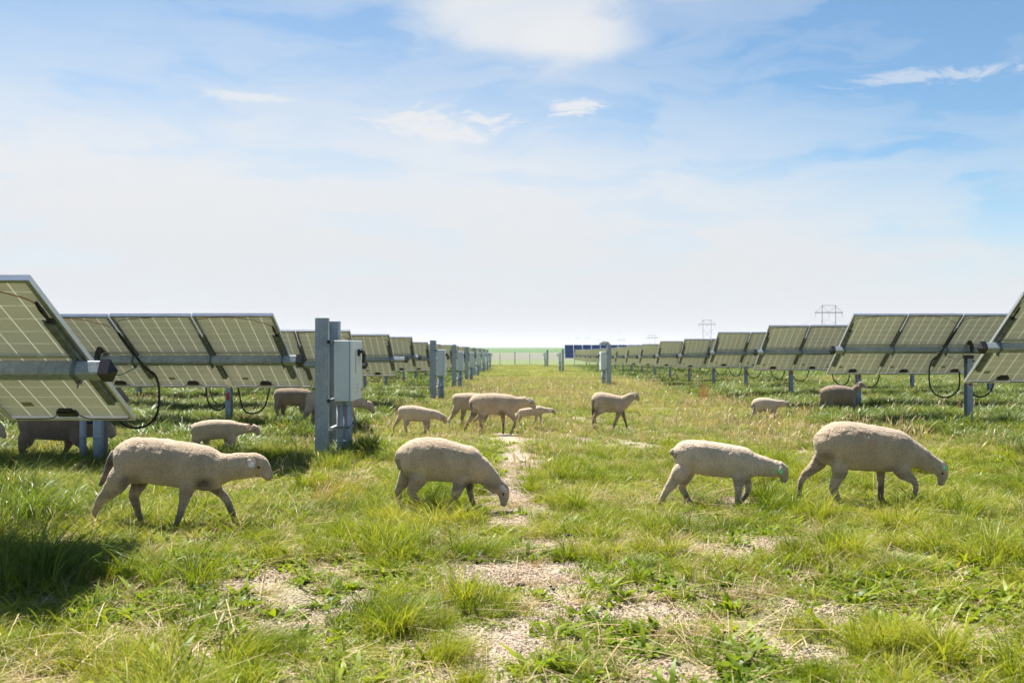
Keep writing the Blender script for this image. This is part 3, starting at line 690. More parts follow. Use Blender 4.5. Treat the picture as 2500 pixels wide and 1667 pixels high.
def jb_mb():
    m = MB(); m.box(-.075, .075, -.92, -.86, .004, .035); m.box(-.05, .05, -.90, -.83, .004, .026)
    m.tube(catmull([(-.07, -.89, .02), (-.12, -.93, .035), (-.2, -.945, .04), (-.42, -.95, .04)], 4), .0045, 5)
    m.tube(catmull([(.07, -.89, .02), (.11, -.91, .035), (.17, -.945, .04), (.40, -.95, .04), (.47, -.93, .04)], 4), .0045, 5)
    return m
JB_ME = jb_mb().mesh('junction_box', 'black_plastic')
LBL = MB(); LBL.box(-.30, -.22, -.80, -.73, .0032, .0045); LBL_ME = LBL.mesh('panel_label', 'tan_label')
RW = MB(); RW.tube(catmull([(-.46, .90, .03), (-.2, .955, .035), (.1, .93, .035), (.36, .80, .035), (.44, .72, .04)], 5), .004, 5); RW_ME = RW.mesh('red_wire', 'red_wire')
CB = MB(); CB.tube(catmull([(-.47, .62, .04), (-.45, .84, .04), (-.3, .92, .04), (0, .955, .035)], 5), .004, 5); CB_ME = CB.mesh('black_wire', 'black_plastic')
CN = MB(); CN.tube([(.44, .74, .04), (.445, .66, .05), (.445, .56, .05)], [.012, .018, .012], 6); CN.box(.425, .47, .50, .54, .03, .06); CN_ME = CN.mesh('wire_connector', 'black_plastic')
def rail_mb(v0=-.66, v1=.52):
    m = MB(); m.box(-.022, .022, v0, v1, .062, .066)                # hat section
    for s in (-1, 1):
        m.box(min(s * .022, s * .026), max(s * .022, s * .026), v0, v1, .036, .0655)
        m.box(min(s * .026, s * .046), max(s * .026, s * .046), v0, v1, .035, .0385)
    return m
RAIL_ME = rail_mb().mesh('mounting_rail', 'rail_steel')
def clamp_mb():
    m = MB(); a = .062
    m.box(-.013, .013, -a, a, .184, .190)
    for s in (-1, 1):
        m.box(-.013, .013, min(s * a, s * (a - .005)), max(s * a, s * (a - .005)), .067, .1835)
    m.box(-.018, .018, -a - .03, -a - .001, .16, .185); m.rod((0, -a - .015, .15), (0, -a - .015, .22), .006, 6)
    return m
CLAMP_ME = clamp_mb().mesh('clamp', 'rail_steel')
def cap_mb():
    m = MB(); r = .058; c = .126
    v = [(0, -r, c - r), (0, r, c - r), (0, r, c + r), (0, -r, c + r)]
    v2 = [(.07, y, z) for (_, y, z) in v]; tip = (.115, 0, c)
    m.add(v + v2 + [tip], [(0, 3, 2, 1), (0, 1, 5, 4), (1, 2, 6, 5), (2, 3, 7, 6), (3, 0, 4, 7), (4, 5, 8), (5, 6, 8), (6, 7, 8), (7, 4, 8)])
    return m
CAP_ME = cap_mb().mesh('end_cap', 'black_plastic')
def bearing_mb():
    m = MB(); n = 20; r1 = .20; r0 = .105; t = .018
    for i in range(n):
        a0, a1 = R(-15) + R(210) * i / n, R(-15) + R(210) * (i + 1) / n
        q = [(r * math.cos(a), r * math.sin(a)) for r, a in ((r0, a0), (r1, a0), (r1, a1), (r0, a1))]
        v = [(x, yy, zz) for x in (-t, t) for (yy, zz) in q]
        m.add(v, [(0, 1, 2, 3), (7, 6, 5, 4), (0, 4, 5, 1), (1, 5, 6, 2), (2, 6, 7, 3), (3, 7, 4, 0)])
    m.box(-.06, .06, -.10, .10, -.16, -.09); m.box(-.035, .035, -.05, .05, -.24, -.16)
    return m
BEAR_ME = bearing_mb().mesh('bearing', 'black_plastic')
def post_me(h):
    m = MB(); w2, f2, t = .075, .05, .006
    m.box(-t / 2, t / 2, -w2, w2, 0, h)
    for s in (-1, 1): m.box(-f2, f2, min(s * w2, s * (w2 + t)), max(s * w2, s * (w2 + t)), 0, h)
    return m.mesh('post', 'galvanised')
ORD = ['nearest', 'second', 'third', 'fourth', 'fifth', 'sixth', 'seventh', 'eighth', 'ninth', 'tenth', 'eleventh', 'twelfth', 'thirteenth', 'fourteenth', 'fifteenth', 'sixteenth', 'seventeenth', 'eighteenth', 'nineteenth', 'twentieth']
def tracker(side, k, xe, theta, a, label, nmod=None, flat=None, blue=False):
    ytop = 6.08 * k; th = R(theta)
    yc = ytop + .985 * abs(math.cos(th)); zc = H - a
    if nmod is None:
        nmod = int(math.ceil((.53 * (yc + 1) + 1.5 - abs(xe)) / 1.01)); nmod = max(4, min(nmod, 13 if k < 7 else 8))
    root = empty('solar_tracker', (xe, yc, G(xe, yc)), label, 'solar panel row', 'solar tracker rows either side of the aisle')
    root.rotation_euler.z = 0
    base = root.location; rel = (0, 0, zc - base.z)
    rot = (math.pi - th, 0, 0)
    Rm = Matrix.Rotation(math.pi - th, 3, 'X')
    near = k <= 6
    for i in range(nmod):
        cx = side * (.505 + 1.01 * i)
        lo = Rm @ Vector((0, 0, 0)); 
        p = link('solar_panel', BLUE_ME if blue else LAM_ME, root, (cx, 0, rel[2]), rot)
        # slight misalignment, as bolted by hand
        p.rotation_euler.x += random.gauss(0, .003); p.location.z += random.gauss(0, .002)
        link('frame', FRAME_ME, p)
        if k <= 9 and not blue:
            link('junction_box', JB_ME, p)
        if near:
            link('label', LBL_ME, p)
            if side < 0 and i % 2 == 0 or side > 0 and i % 2 == 1:
                link('wire', RW_ME, p)
                if i == 0 or k == 1: link('connector', CN_ME, p)
            elif k <= 4: link('wire', CB_ME, p)
            if side > 0 and i == 0: 
                c = link('connector', CN_ME, p); c.scale = (-1, 1, 1)
    Lt = nmod * 1.01
    x0, x1 = (-Lt, .10) if side < 0 else (-.10, Lt)
    if side < 0 and k in (4, 6): x1 = .28
    m = MB(); r = .0535; c = .126; ch = .012
    oc = [(-r, -r + ch), (-r + ch, -r), (r - ch, -r), (r, -r + ch), (r, r - ch), (r - ch, r), (-r + ch, r), (-r, r - ch)]
    v = [(x, y, z + c) for x in (x0, x1) for (y, z) in oc]
    m.add(v, [tuple((j, (j + 1) % 8, 8 + (j + 1) % 8, 8 + j)) for j in range(8)] + [tuple(range(8))[::-1], tuple(range(8, 16))])
    tb = link('torque_tube', m.mesh('torque_tube', 'galvanised'), root, (0, 0, rel[2]), rot)
    cp = link('end_cap', CAP_ME, tb, (x1 + .001 if side < 0 else x0 - .001, 0, 0))
    if side > 0: cp.scale = (-1, 1, 1)
    if near:
        for sx in ((2.05 if side < 0 else 1.85), 8.2):
            if sx < Lt:
                sm = MB(); sm.box(-.03, .03, .0632, .065, -.02, .02)
                sm2 = MB(); sm2.box(-.035, .035, -.022, .022, .0543, .0555)
                link('label', sm2.mesh('label', 'sticker_white'), tb, (side * sx, 0, c))
    if k <= 12:
        for i in range(nmod + 1):
            x = side * 1.01 * i
            if i == 0: x = side * .075
            link('mounting_rail', RAIL_ME, root, (x, 0, rel[2]), rot)
            if near: link('clamp', CLAMP_ME, root, (x, 0, rel[2]), rot)
    # posts under the tube
    off = Rm @ Vector((0, 0, c)); px = 2.44; i = 0
    while px < max(Lt, 4):
        X = xe + side * px; yy = yc + off.y; gz = G(X, yy) - .1; zt = zc + off.z - .11
        po = link('post', post_me(zt - gz), root, (side * px, off.y, gz - base.z))
        if k <= 9: link('bearing', BEAR_ME, root, (side * px, off.y, rel[2] + off.z))
        if near or k <= 12:
            if i == 0:
                if k <= 8:
                    rm = MB(); rm.box(side * -.052, side * -.0505, -.025, .025, -.12, .0) if side > 0 else rm.box(.0505, .052, -.025, .025, -.12, 0)
                    rm2 = MB(); rm2.box(-.03, .03, -.0835, -.0815, -.14, .0)
                    link('label', rm2.mesh('label', 'sticker_red'), po, (0, 0, zt - gz - .42))
                zb = zc - .985 * abs(math.sin(th)) - base.z; yb = .985 * math.cos(th); zlow = (.33 if side < 0 and k == 3 else .48 if k == 2 else .60) + (gz + .1 - base.z)
                for s2, wdt, dz, rr in ((-1, .50, 0, .016), (1, .62, -.06, .016), (-1, .42, .10, .011)):
                    if rr < .012 and not (side < 0 and k == 3): continue
                    if s2 == -side and (k == 2 or k == 3 and side > 0): continue
                    xa, xb = side * px + s2 * .06, side * px + s2 * (.06 + wdt)
                    yl = off.y * .3 + yb * .3
                    pts = [(xa, off.y - .09, rel[2] - .3), (xa + s2 * .02, yl, zb + .02), (xa + s2 * wdt * .2, yl, zlow + dz + .10), (xa + s2 * wdt * .5, yl, zlow + dz), (xa + s2 * wdt * .85, yl + .05, zlow + dz + .12), (xb, yl + .1, zb - .02), (xb - s2 * .02, yb - .1, zb + .1)]
                    cm = MB(); cm.tube(catmull(pts, 5), rr, 7); link('cable', cm.mesh('cable', 'cable_rubber', True), root)
        px += 6.2; i += 1
    if k == 2 or k == 3 and side > 0:
        # thick cable running from the panel joint over the tube to the post loops
        j = -1.01 * 2 * (1 if side < 0 else -1)
        jx = side * 2.02
        def T(x, v, z): q = Rm @ Vector((0, v, z)); return (x, q.y, q.z + rel[2])
        s2 = -side if side < 0 else 1
        sgn = 1 if side < 0 else -1
        pts = [T(jx - sgn * .10 * 0, .62, .06), T(jx + .01 * sgn, .45, .07), T(jx + .06 * sgn, .16, .12), T(jx + .16 * sgn, -.0, .23)]
        ep = T(jx + .24 * sgn, -.2, .25)
        pts += [ep, (ep[0] + .04 * sgn, ep[1] + .02, ep[2] - .22), (ep[0] + .0 * sgn, ep[1] + .05, ep[2] - .50), (ep[0] - .16 * sgn, ep[1] + .1, ep[2] - .66), (ep[0] - .40 * sgn, ep[1] + .12, ep[2] - .68), (ep[0] - .58 * sgn, ep[1] + .14, ep[2] - .52), (ep[0] - .62 * sgn, ep[1] + .2, ep[2] - .2)]
        cm = MB(); cm.tube(catmull(pts, 6), .0155, 8); link('cable', cm.mesh('cable', 'cable_rubber', True), root)
        gm = MB(); q0 = T(jx - .28 * sgn * 1, .06, .17); q1 = T(jx + .04 * sgn, -.02, .21)
        gm.tube(catmull([q0, (q0[0] + .02 * sgn, q0[1] - .04, q0[2] - .14), ((q0[0] + q1[0]) / 2, q0[1] - .05, q0[2] - .17), q1], 5), .006, 6)
        link('ground_wire', gm.mesh('ground_wire', 'green_wire', True), root)
    if side < 0 and k == 2:
        for dx, rr, dy in ((.20, .042, -.10), (-.03, .048, -.22)):
            X = side * 2.44 + dx * -side * -1
            gz = G(xe + X, yc) - .1 - base.z
            cm = MB(); cm.tube([(X, off.y + dy, gz), (X, off.y + dy, gz + .95)], rr, 12); cm.tube([(X, off.y + dy, gz + .42), (X, off.y + dy, gz + .45)], rr + .006, 12)
            link('conduit', cm.mesh('conduit', 'conduit_pvc', True), root)
    return root
LEFT = {1: (29.7, .05, 2.96), 2: (28.5, .06, 2.95), 3: (34, .225, 3.02), 4: (32, .20, 3.07), 5: (33, .20, 3.14), 6: (33, .33, 3.19), 7: (34, .40, 3.18), 8: (34, .42, 3.1), 9: (34, .46, 3.1), 10: (34, .50, 3.1), 11: (34, .55, 3.1), 12: (34, .58, 3.1), 13: (34, .6, 3.1), 14: (34, .62, 3.1), 15: (34, .64, 3.1), 16: (34, .66, 3.1)}
for k, (th, a, xe) in LEFT.items():
    tracker(-1, k, -xe, th, a, 'tilted solar panel row on the left side, %s from the camera, seen from behind' % ORD[k - 1])
tracker(-1, 12.6, -3.5, 4, .02, 'nearly level solar panel row far off on the left, edge on to the camera', nmod=5)
RIGHT = {2: (35, -.10), 3: (35, -.05), 4: (34.5, .02), 5: (33, .07), 6: (33, .22), 7: (34, .28), 8: (33, .37), 9: (33, .43), 10: (33, .50), 11: (33, .56), 12: (33, .61), 13: (33, .66), 14: (33, .70), 15: (33, .73), 16: (33, .75), 17: (33, .77)}
for k, (th, a) in RIGHT.items():
    tracker(1, k, 6.18, th, a, 'tilted solar panel row on the right side, %s from the camera, seen from behind' % ORD[k - 2])
tracker(1, 18.3, 5.55, -50, .46, 'far solar panel row on the right tipped the other way, showing dark blue glass', nmod=14, blue=True)

# ------------------------------------------------------------------ switch box posts
def cpost(h):
    m = MB(); w2, d, t, f = .088, .09, .006, .03
    m.box(-w2, w2, -d / 2, -d / 2 + t, 0, h)
    for s in (-1, 1):
        m.box(min(s * w2, s * (w2 - t)), max(s * w2, s * (w2 - t)), -d / 2 + t, d / 2, 0, h)
        m.box(min(s * w2, s * (w2 - f)), max(s * w2, s * (w2 - f)), d / 2, d / 2 + t, 0, h)
    m.box(-.018, .018, -d / 2 - .005, -d / 2 - .0005, 0, h)
    return m.mesh('post', 'galvanised')
def switch_post(x, y, side, label, h=1.92, full=True):
    """side=+1: cabinet on the right of the posts"""
    g = G(x, y) - .05
    root = empty('switch_box_post', (x, y, g), label, 'switch box', 'grey switch boxes on steel posts along the aisle'); s = side
    hh = h + .05
    link('post', cpost(hh), root, (0, 0, 0)); link('post', cpost(hh - .01), root, (-s * .075, 1.3, 0), (0, 0, math.pi))
    zb, zt, x0, x1, y0, y1 = hh - 1.13, hh - .30, .13 * s, .335 * s, .16, 1.12
    a, b_ = min(x0, x1), max(x0, x1)
    cb = MB(); cb.box(a, b_, y0, y1, zb, zt)
    cab = link('cabinet', cb.mesh('cabinet', 'cabinet_paint', bevel=.006), root)
    sm = MB(); xs = x1; sm.box(min(xs + .001 * s, xs + .006 * s), max(xs + .001 * s, xs + .006 * s), y0 + .006, y1 - .006, zb + .006, zt - .006)
    link('door_seal', sm.mesh('door_seal', 'cabinet_seam'), cab)
    dm = MB(); dm.box(min(x1 + .006 * s, x1 + .03 * s), max(x1 + .006 * s, x1 + .03 * s), y0, y1, zb, zt)
    door = link('door', dm.mesh('door', 'cabinet_paint', bevel=.005), cab)
    xf = x1 + .03 * s
    def plate(nm, mt, ya, yb, za, zb_, th=.002, par=door):
        pm = MB(); pm.box(min(xf + .0006 * s, xf + th * s), max(xf + .0006 * s, xf + th * s), ya, yb, za, zb_); return link(nm, pm.mesh(nm, mt), par)
    hm = MB(); ym = y0 + .58
    hm.rod((xf, ym, zt - .17), (xf + .03 * s, ym, zt - .17), .05, 14)
    hm.tube(catmull([(xf + .04 * s, ym, zt - .15), (xf + .055 * s, ym + .12, zt - .16), (xf + .06 * s, ym + .17, zt - .22), (xf + .05 * s, ym + .17, zt - .32)], 4), [.026] * 12 + [.018], 8)
    link('handle', hm.mesh('handle', 'black_plastic', True), door)
    y_l = y0 + .36
    plate('warning_label', 'sticker_red', y_l, y_l + .045, zt - .46, zt - .13)
    for q in range(9): plate('lettering', 'sticker_white', y_l + .012, y_l + .033, zt - .44 + q * .034, zt - .44 + q * .034 + (.008 if q % 3 else .014), .0032)
    plate('warning_label', 'sticker_white', y_l + .14, y_l + .21, zb + .08, zb + .24)
    for q, mt in enumerate(('sticker_yellow', 'sticker_orange', 'sticker_orange')): plate('lettering', mt, y_l + .15, y_l + .20, zb + .10 + q * .05, zb + .125 + q * .05, .0032)
    km = MB(); km.rod((xf, y1 - .05, zt - .12), (xf + .012 * s, y1 - .05, zt - .12), .012, 8); km.rod((xf, y1 - .05, zb + .12), (xf + .012 * s, y1 - .05, zb + .12), .012, 8)
    link('latch', km.mesh('latch', 'black_plastic'), door)
    for z in (zt - .02, zb + .02):
        st = MB()
        for yy in (-.02, 1.32): st.box(min(.0885 * s, .1285 * s), max(.0885 * s, .1285 * s), yy - .02 + .06, yy + .02 + .06 if yy < 1 else yy + .05, z - .02, z + .02)
        st.box(min(.09 * s, .128 * s), max(.09 * s, .128 * s), -.10, 1.40, z - .0205, z + .0205)
        link('strut', st.mesh('strut', 'rail_steel'), root)
        bl = MB(); bl.box(min(.086 * s, .132 * s), max(.086 * s, .132 * s), -.115, -.1005, z - .022, z + .022); link('strut_cap', bl.mesh('strut_cap', 'black_plastic'), root)
    z = zb - .36
    st = MB(); st.box(min(.10 * s, .145 * s), max(.10 * s, .145 * s), -.10, 1.36, z - .02, z + .02); link('strut', st.mesh('strut', 'aluminium'), root)
    for i, (cx, cy, r) in enumerate(((.185, .30, .045), (.275, .34, .045), (.18, .52, .05), (.27, .56, .045))):
        cm = MB(); cm.tube([(cx * s, cy, 0), (cx * s, cy, zb + .01)], r, 14)
        for zz in (zb - .02, zb - .62, .30): 
            if zz > .1: cm.tube([(cx * s, cy, zz - .03), (cx * s, cy, zz)], r + .008, 14)
        cd = link('conduit', cm.mesh('conduit', 'conduit_pvc', True), root)
        if full and i < 2:
            rm = MB(); 
            for q in range(6): rm.box(cx * s - .006, cx * s + .006, cy - r - .004, cy - r - .001, zb - .34 + q * .048, zb - .34 + q * .048 + .038)
            link('label', rm.mesh('label', 'sticker_red'), cd)
    cl = MB(); cl.box(min(.10 * s, .335 * s), max(.10 * s, .335 * s), .23, .245, z - .014, z + .014); cl.box(min(.321 * s, .335 * s), max(.321 * s, .335 * s), .2455, .62, z - .014, z + .014)
    link('pipe_clamp', cl.mesh('pipe_clamp', 'rail_steel'), root)
    return root
switch_post(-2.60, 13.4, 1, 'large grey switch box on twin galvanised posts, nearest of the boxes, left of the aisle')
for i, (x, y, nm) in enumerate(((-2.62, 31.6, 'second nearest'), (-2.64, 43, 'third nearest'), (-2.66, 54.5, 'fourth nearest'), (-2.66, 64.5, 'fifth nearest'), (-2.68, 76, 'sixth nearest'), (-2.68, 87, 'seventh nearest'), (-2.68, 96, 'farthest'))):
    switch_post(x, y, 1, 'grey switch box on steel post left of the aisle, %s of its line' % nm, full=False)
for x, y, nm in ((4.34, 46, 'nearest'), (3.96, 83, 'middle'), (3.5, 109, 'farthest')):
    switch_post(x, y, -1, 'grey switch box on steel post right of the aisle, %s of the three' % nm, full=False)

# ------------------------------------------------------------------ boundary fence
fr = empty('fence', (0, 117, G(0, 117)), 'thin wire boundary fence with grey posts across the end of the aisle', 'fence')
for i in range(-14, 22):
    x = -.05 + i * 1.75; g = G(x, 117) - G(0, 117)
    pm = MB(); pm.box(-.055, .055, -.03, .03, 0, 1.75 - .15 * (i % 2)) if i % 3 == 0 else pm.rod((0, 0, 0), (0, 0, 1.6), .035, 8)
    link('post', pm.mesh('post', 'galvanised'), fr, (x, 0, g - .05))
wm = MB()
for z in (.15, .35, .55, .75, .95, 1.15, 1.35): wm.tube([(-25 + i * 5, .05, z + G(-25 + i * 5, 117) - G(0, 117)) for i in range(13)], .009, 4)
for i in range(120): x = -25 + i * .5; wm.rod((x, .06, .1), (x, .06, 1.35), .0045, 3)
link('wire_mesh', wm.mesh('wire_mesh', 'galvanised'), fr)

# ------------------------------------------------------------------ transmission pylons
PYL = [(2023, 442, 745, 'nearest and tallest looking'), (1726, 727, 781, 'second nearest'), (1592, 1006, 817, 'third nearest'), (1517, 1305, 825, 'fourth nearest'), (1467, 1617, 828, 'fifth nearest'), (1435, 1909, 822, 'sixth nearest'), (1411, 2208, 822, 'seventh nearest'), (1389, 2579, 824, 'eighth nearest'), (1374, 2913, 829, 'farthest')]
for px, Y, pt, nm in PYL:
    X = (px - CX) * Y / F; zt = H + (HY - pt) * Y / F; g = G(X, Y) - 1; h = zt - g
    root = empty('power_pylon', (X, Y, g), 'two legged transmission pylon on the skyline, %s of the line' % nm, 'pylon', 'transmission pylons on the horizon')
    r = .17 + Y * .00003
    arm = h - 3.3 - .0 * Y
    for s in (-1, 1):
        m = MB(); m.tube([(s * 3, 0, 0), (s * 3, 0, h)], [r, r * .75], 8); link('leg', m.mesh('leg', 'pole_grey'), root)
    m = MB(); m.box(-6.2, 6.2, -.15, .15, arm - r, arm + r); m.box(-3, 3, -.1, .1, h - .25, h - .25 + r)
    for s in (-1, 1): m.rod((s * 3, 0, h - .3), (s * 6, 0, arm), r * .4, 5); m.rod((s * 3, 0, h - .3), (0, 0, arm), r * .4, 5)
    link('crossarm', m.mesh('crossarm', 'pole_grey'), root)
    m = MB(); m.rod((-3, 0, arm - 4), (3, 0, max(.5, arm - 10)), r * .4, 5); m.rod((3, 0, arm - 4), (-3, 0, max(.5, arm - 10)), r * .4, 5); link('brace', m.mesh('brace', 'pole_grey'), root)
    for x in (-5.9, 0, 5.9):
        m = MB(); m.rod((x, 0, arm - 1.9), (x, 0, arm - r), r * .45, 5); link('insulator', m.mesh('insulator', 'pole_grey'), root)

for a_, nm in ((-5.9, 'left'), (0, 'middle'), (5.9, 'right')):
    wr = MB(); tops = []
    for px, Y, pt, _ in PYL:
        X = (px - CX) * Y / F; tops.append((X + a_, Y, H + (HY - pt) * Y / F - 6.2))
    tops.insert(0, (tops[0][0] + 2, 140, tops[0][2] + 1))
    pts = []
    for p0, p1 in zip(tops, tops[1:]):
        for i in range(12):
            t = i / 12; pts.append((p0[0] + (p1[0] - p0[0]) * t, p0[1] + (p1[1] - p0[1]) * t, p0[2] + (p1[2] - p0[2]) * t - 7 * 4 * t * (1 - t)))
    pts.append(tops[-1]); wr.tube(pts, .035, 4)
    tag(link('power_cable', wr.mesh('power_cable', 'wire_metal')), 'thin sagging power cable strung along the pylons, %s of the three' % nm, 'power cable', 'power cables between the pylons')
# distant round tree on the skyline
tx, ty = (1477 - CX) * 640 / F, 640
tr = empty('tree', (tx, ty, G(tx, ty)), 'small round bluish tree on the skyline above the far panels', 'tree')
m = MB(); m.tube([(0, 0, -.3), (0, 0, 2.4)], [.35, .22], 8); m.rod((0, 0, 1.6), (1.4, 0, 3.2), .13, 6); m.rod((0, 0, 1.6), (-1.3, .2, 3.1), .13, 6); link('trunk', m.mesh('trunk', 'pole_grey'), tr)
pts = rng.normal(0, 1, (2600, 3)); pts /= np.linalg.norm(pts, axis=1)[:, None]; pts *= (rng.uniform(.35, 1, 2600) ** .4)[:, None] * np.array([3.5, 3.2, 2.3]) * (1 + .12 * vnoise(pts[:, 0] * 3, pts[:, 2] * 3, 1, 4)[:, None])
m = MB()
for c in pts:
    a = Vector(rng.normal(0, 1, 3)).normalized(); b = a.orthogonal().normalized(); c = Vector(c) + Vector((0, 0, 3.15))
    m.add([c + a * .3, c + b * .22, c - a * .3, c - b * .22], [(0, 1, 2, 3)])
link('crown', m.mesh('crown', 'tree_leaf'), tr)

# ------------------------------------------------------------------ sheep
def loft(pts, ratio, n=16, sub=5, vertical=False):
    """closed tube through (x, z, r) in the side plane; ratio = lateral / vertical radius. returns verts, faces"""
    q = catmull(pts, sub); V = []; k = len(q)
    for i, c in enumerate(q):
        t = np.array(q[min(i + 1, k - 1)][:2]) - np.array(q[max(i - 1, 0)][:2]); t = t / (np.linalg.norm(t) + 1e-9)
        if vertical: t = np.array([1.0, 0.0])
        nx, nz = -t[1], t[0]; r = max(c[2], .004); rt = ratio if not callable(ratio) else ratio(i / (k - 1))
        yo = c[3] if len(c) > 3 else 0
        for j in range(n):
            a = 2 * math.pi * j / n; ca, sa = math.cos(a), math.sin(a)
            V.append((c[0] + nx * r * ca, yo + r * rt * np.sign(sa) * abs(sa) ** .9, c[1] + nz * r * ca))
    Fc = [(i * n + j, i * n + (j + 1) % n, (i + 1) * n + (j + 1) % n, (i + 1) * n + j) for i in range(k - 1) for j in range(n)]
    Fc += [tuple(range(n))[::-1], tuple((k - 1) * n + j for j in range(n))]
    return V, Fc
def sheep(label, T, Z, torso, neck, head, legs, tail=None, ear=None, tagc=None, wool_='wool_tan', vox=.012, name='sheep', cat='sheep', group='sheep grazing between the panel rows', width=.78, mat_bits=None, sinkz=None, dirt_shade_spots=(), fleece=1.0, droop=None):
    ox, oy, s = T
    def cv(x, y): return ((ox + x / s - CX) * Z / F, H - (oy + y / s - HY) * Z / F)
    k = Z / F / s
    xs = [cv(t[0], 0)[0] for t in torso]; x0 = (min(xs) + max(xs)) / 2
    g = G(x0, Z)
    def pt(x, y, r, yo=0): X_, Z_ = cv(x, y); return (X_ - x0, Z_ - g, r * k, yo)
    mb = MB()
    V, Fc = loft([pt(x, (a + b) / 2, (b - a) / 2) for x, a, b in torso], lambda u: width * (1 - .10 * abs(2 * u - 1) ** 2), 22, 6, True); mb.add(V, Fc)
    tw = max((b - a) / 2 for _, a, b in torso) * k * width
    V, Fc = loft([pt(*c) for c in neck], .74, 16, 5); mb.add(V, Fc)
    hp = [pt(*c) for c in head]
    V, Fc = loft(hp, lambda u: .74 - .12 * u, 16, 5); mb.add(V, Fc)
    hooves = []
    for side, lg, lift in legs:        # side -1 = near the camera
        P_ = []
        n = len(lg)
        for i, (x, y, r) in enumerate(lg):
            u = i / (n - 1); off = side * tw * (.50 - .08 * u)
            X_, Z_, rr, _ = pt(x, y, r); P_.append([X_, Z_, max(rr * (1.0 if u < .45 else .94), .0135), off])
        P_[0][2] *= .62; P_[0][3] *= .8
        if not lift:
            dz = P_[-1][1] - .02
            gl = G(P_[-1][0] + x0, Z) - g
            low = P_[-1][1] - gl - .014
            for i in range(n): P_[i][1] -= low * max(0, (i / (n - 1) - .35) / .65)
        V, Fc = loft([tuple(p) for p in P_], lambda u: .72 if u < .3 else .8, 12, 5); mb.add(V, Fc)
        # hoof and fetlock: a short wedge pointing forward
        hx, hz, hr, off = P_[-1]; hooves.append((hx, hz))
        V, Fc = loft([(hx - .006, hz + .030, hr * 1.05, off), (hx + .008, hz + .012, hr * 1.15, off), (hx + .022, hz, hr * .95, off), (hx + .030, hz - .006, hr * .5, off)], .9, 10, 3); mb.add(V, Fc)
    tp = None
    if tail:
        tp = [pt(*c) for c in tail]; V, Fc = loft(tp, .8, 10, 4); mb.add(V, Fc)
    me = mb.mesh('tmp', wool_)
    tmp = bpy.data.objects.new('tmp', me); COL.objects.link(tmp)
    rm = tmp.modifiers.new('r', 'REMESH'); rm.mode = 'VOXEL'; rm.voxel_size = vox
    sm = tmp.modifiers.new('s', 'SMOOTH'); sm.factor = .5; sm.iterations = 5
    dg = bpy.context.evaluated_depsgraph_get(); dg.update()
    bme = bpy.data.meshes.new_from_object(tmp.evaluated_get(dg)); bpy.data.objects.remove(tmp)
    bme.name = 'body'
    n = len(bme.vertices); co_ = np.zeros(n * 3); bme.vertices.foreach_get('co', co_); co_ = co_.reshape(-1, 3)
    nr = np.zeros(n * 3); bme.vertices.foreach_get('normal', nr); nr = nr.reshape(-1, 3)
    # zones
    hd = np.array([(p[0], p[1]) for p in hp]); h0, h1 = hd[0], hd[-1]; ax = (h1 - h0) / np.linalg.norm(h1 - h0); hl = np.linalg.norm(h1 - h0)
    along = (co_[:, [0, 2]] - h0) @ ax / hl
    dist = np.min(np.linalg.norm(co_[:, None, [0, 2]] - hd[None], axis=2), axis=1)
    face = np.clip((along - .12) / .25, 0, 1) * (dist < hp[0][2] * 1.7)
    zlo = co_[:, 2]; body_lo = min(p[1] - p[2] for p in [pt(x, (a + b) / 2, (b - a) / 2) for x, a, b in torso[2:-2]])
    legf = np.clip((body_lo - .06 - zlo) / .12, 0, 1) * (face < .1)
    dirt_shade = legf * np.where(co_[:, 1] > .02, .95, .42)  # far-side legs much darker: shade painted in on top of dirt
    dirt_shade += (np.clip((body_lo + .05 - zlo) / .05, 0, 1)) * (zlo > body_lo - .05) * .35 * (face < .1)  # dirty belly, with underside shade put into the same colour
    if tp is not None:
        td = np.min(np.linalg.norm(co_[:, None, [0, 2]] - np.array([(p[0], p[1]) for p in catmull(tp, 4)])[None], axis=2), axis=1)
        dirt_shade = np.maximum(dirt_shade, (td < tp[0][2] * 1.2) * (co_[:, 2] < tp[0][1] - .03) * .85)
    for (dx, dy, dr, amt) in dirt_shade_spots:  # brisket and far-leg spots: dirt plus shade painted into the colour
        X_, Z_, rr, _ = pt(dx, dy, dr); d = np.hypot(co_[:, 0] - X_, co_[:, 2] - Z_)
        dirt_shade = np.maximum(dirt_shade, np.clip(1.6 - d / rr, 0, 1) * amt)
    hoof = np.zeros(n)
    for hx, hz in hooves: hoof = np.maximum(hoof, (np.hypot(co_[:, 0] - hx - .012, co_[:, 2] - hz) < .035) * 1.0)
    # wool lumps: push the surface along its normal by folded noise, not on the face or hooves
    a = vnoise(co_[:, 0] + co_[:, 1] * .7, co_[:, 2] + co_[:, 1] * .4, 22, 3) - .5; b = vnoise(co_[:, 0] * 1.0 + co_[:, 1], co_[:, 2] * .6, 48, 6) - .5
    c_ = vnoise(co_[:, 0] + .5 * co_[:, 2], co_[:, 2] * .35 + co_[:, 1] * .5, 16, 8) - .5; c2 = np.abs(vnoise(co_[:, 0] - .3 * co_[:, 2], co_[:, 2] * .5, 9, 12) - .5)
    co_ += nr * ((.005 * a + .0035 * b + .007 * c_ - .003 * np.clip(.10 - c2, 0, 1) / .10) * fleece * (1 - .8 * face) * (1 - hoof))[:, None]
    # eye sockets and mouth line
    bme.vertices.foreach_set('co', co_.ravel())
    at = bme.color_attributes.new('zone', 'FLOAT_COLOR', 'POINT')
    muzz = np.clip((along - .86) / .1, 0, 1) * (face > .5) * .55
    at.data.foreach_set('color', np.stack([face, np.clip(dirt_shade + muzz * .5, 0, 1), hoof, np.ones(n)], 1).astype(np.float32).ravel())
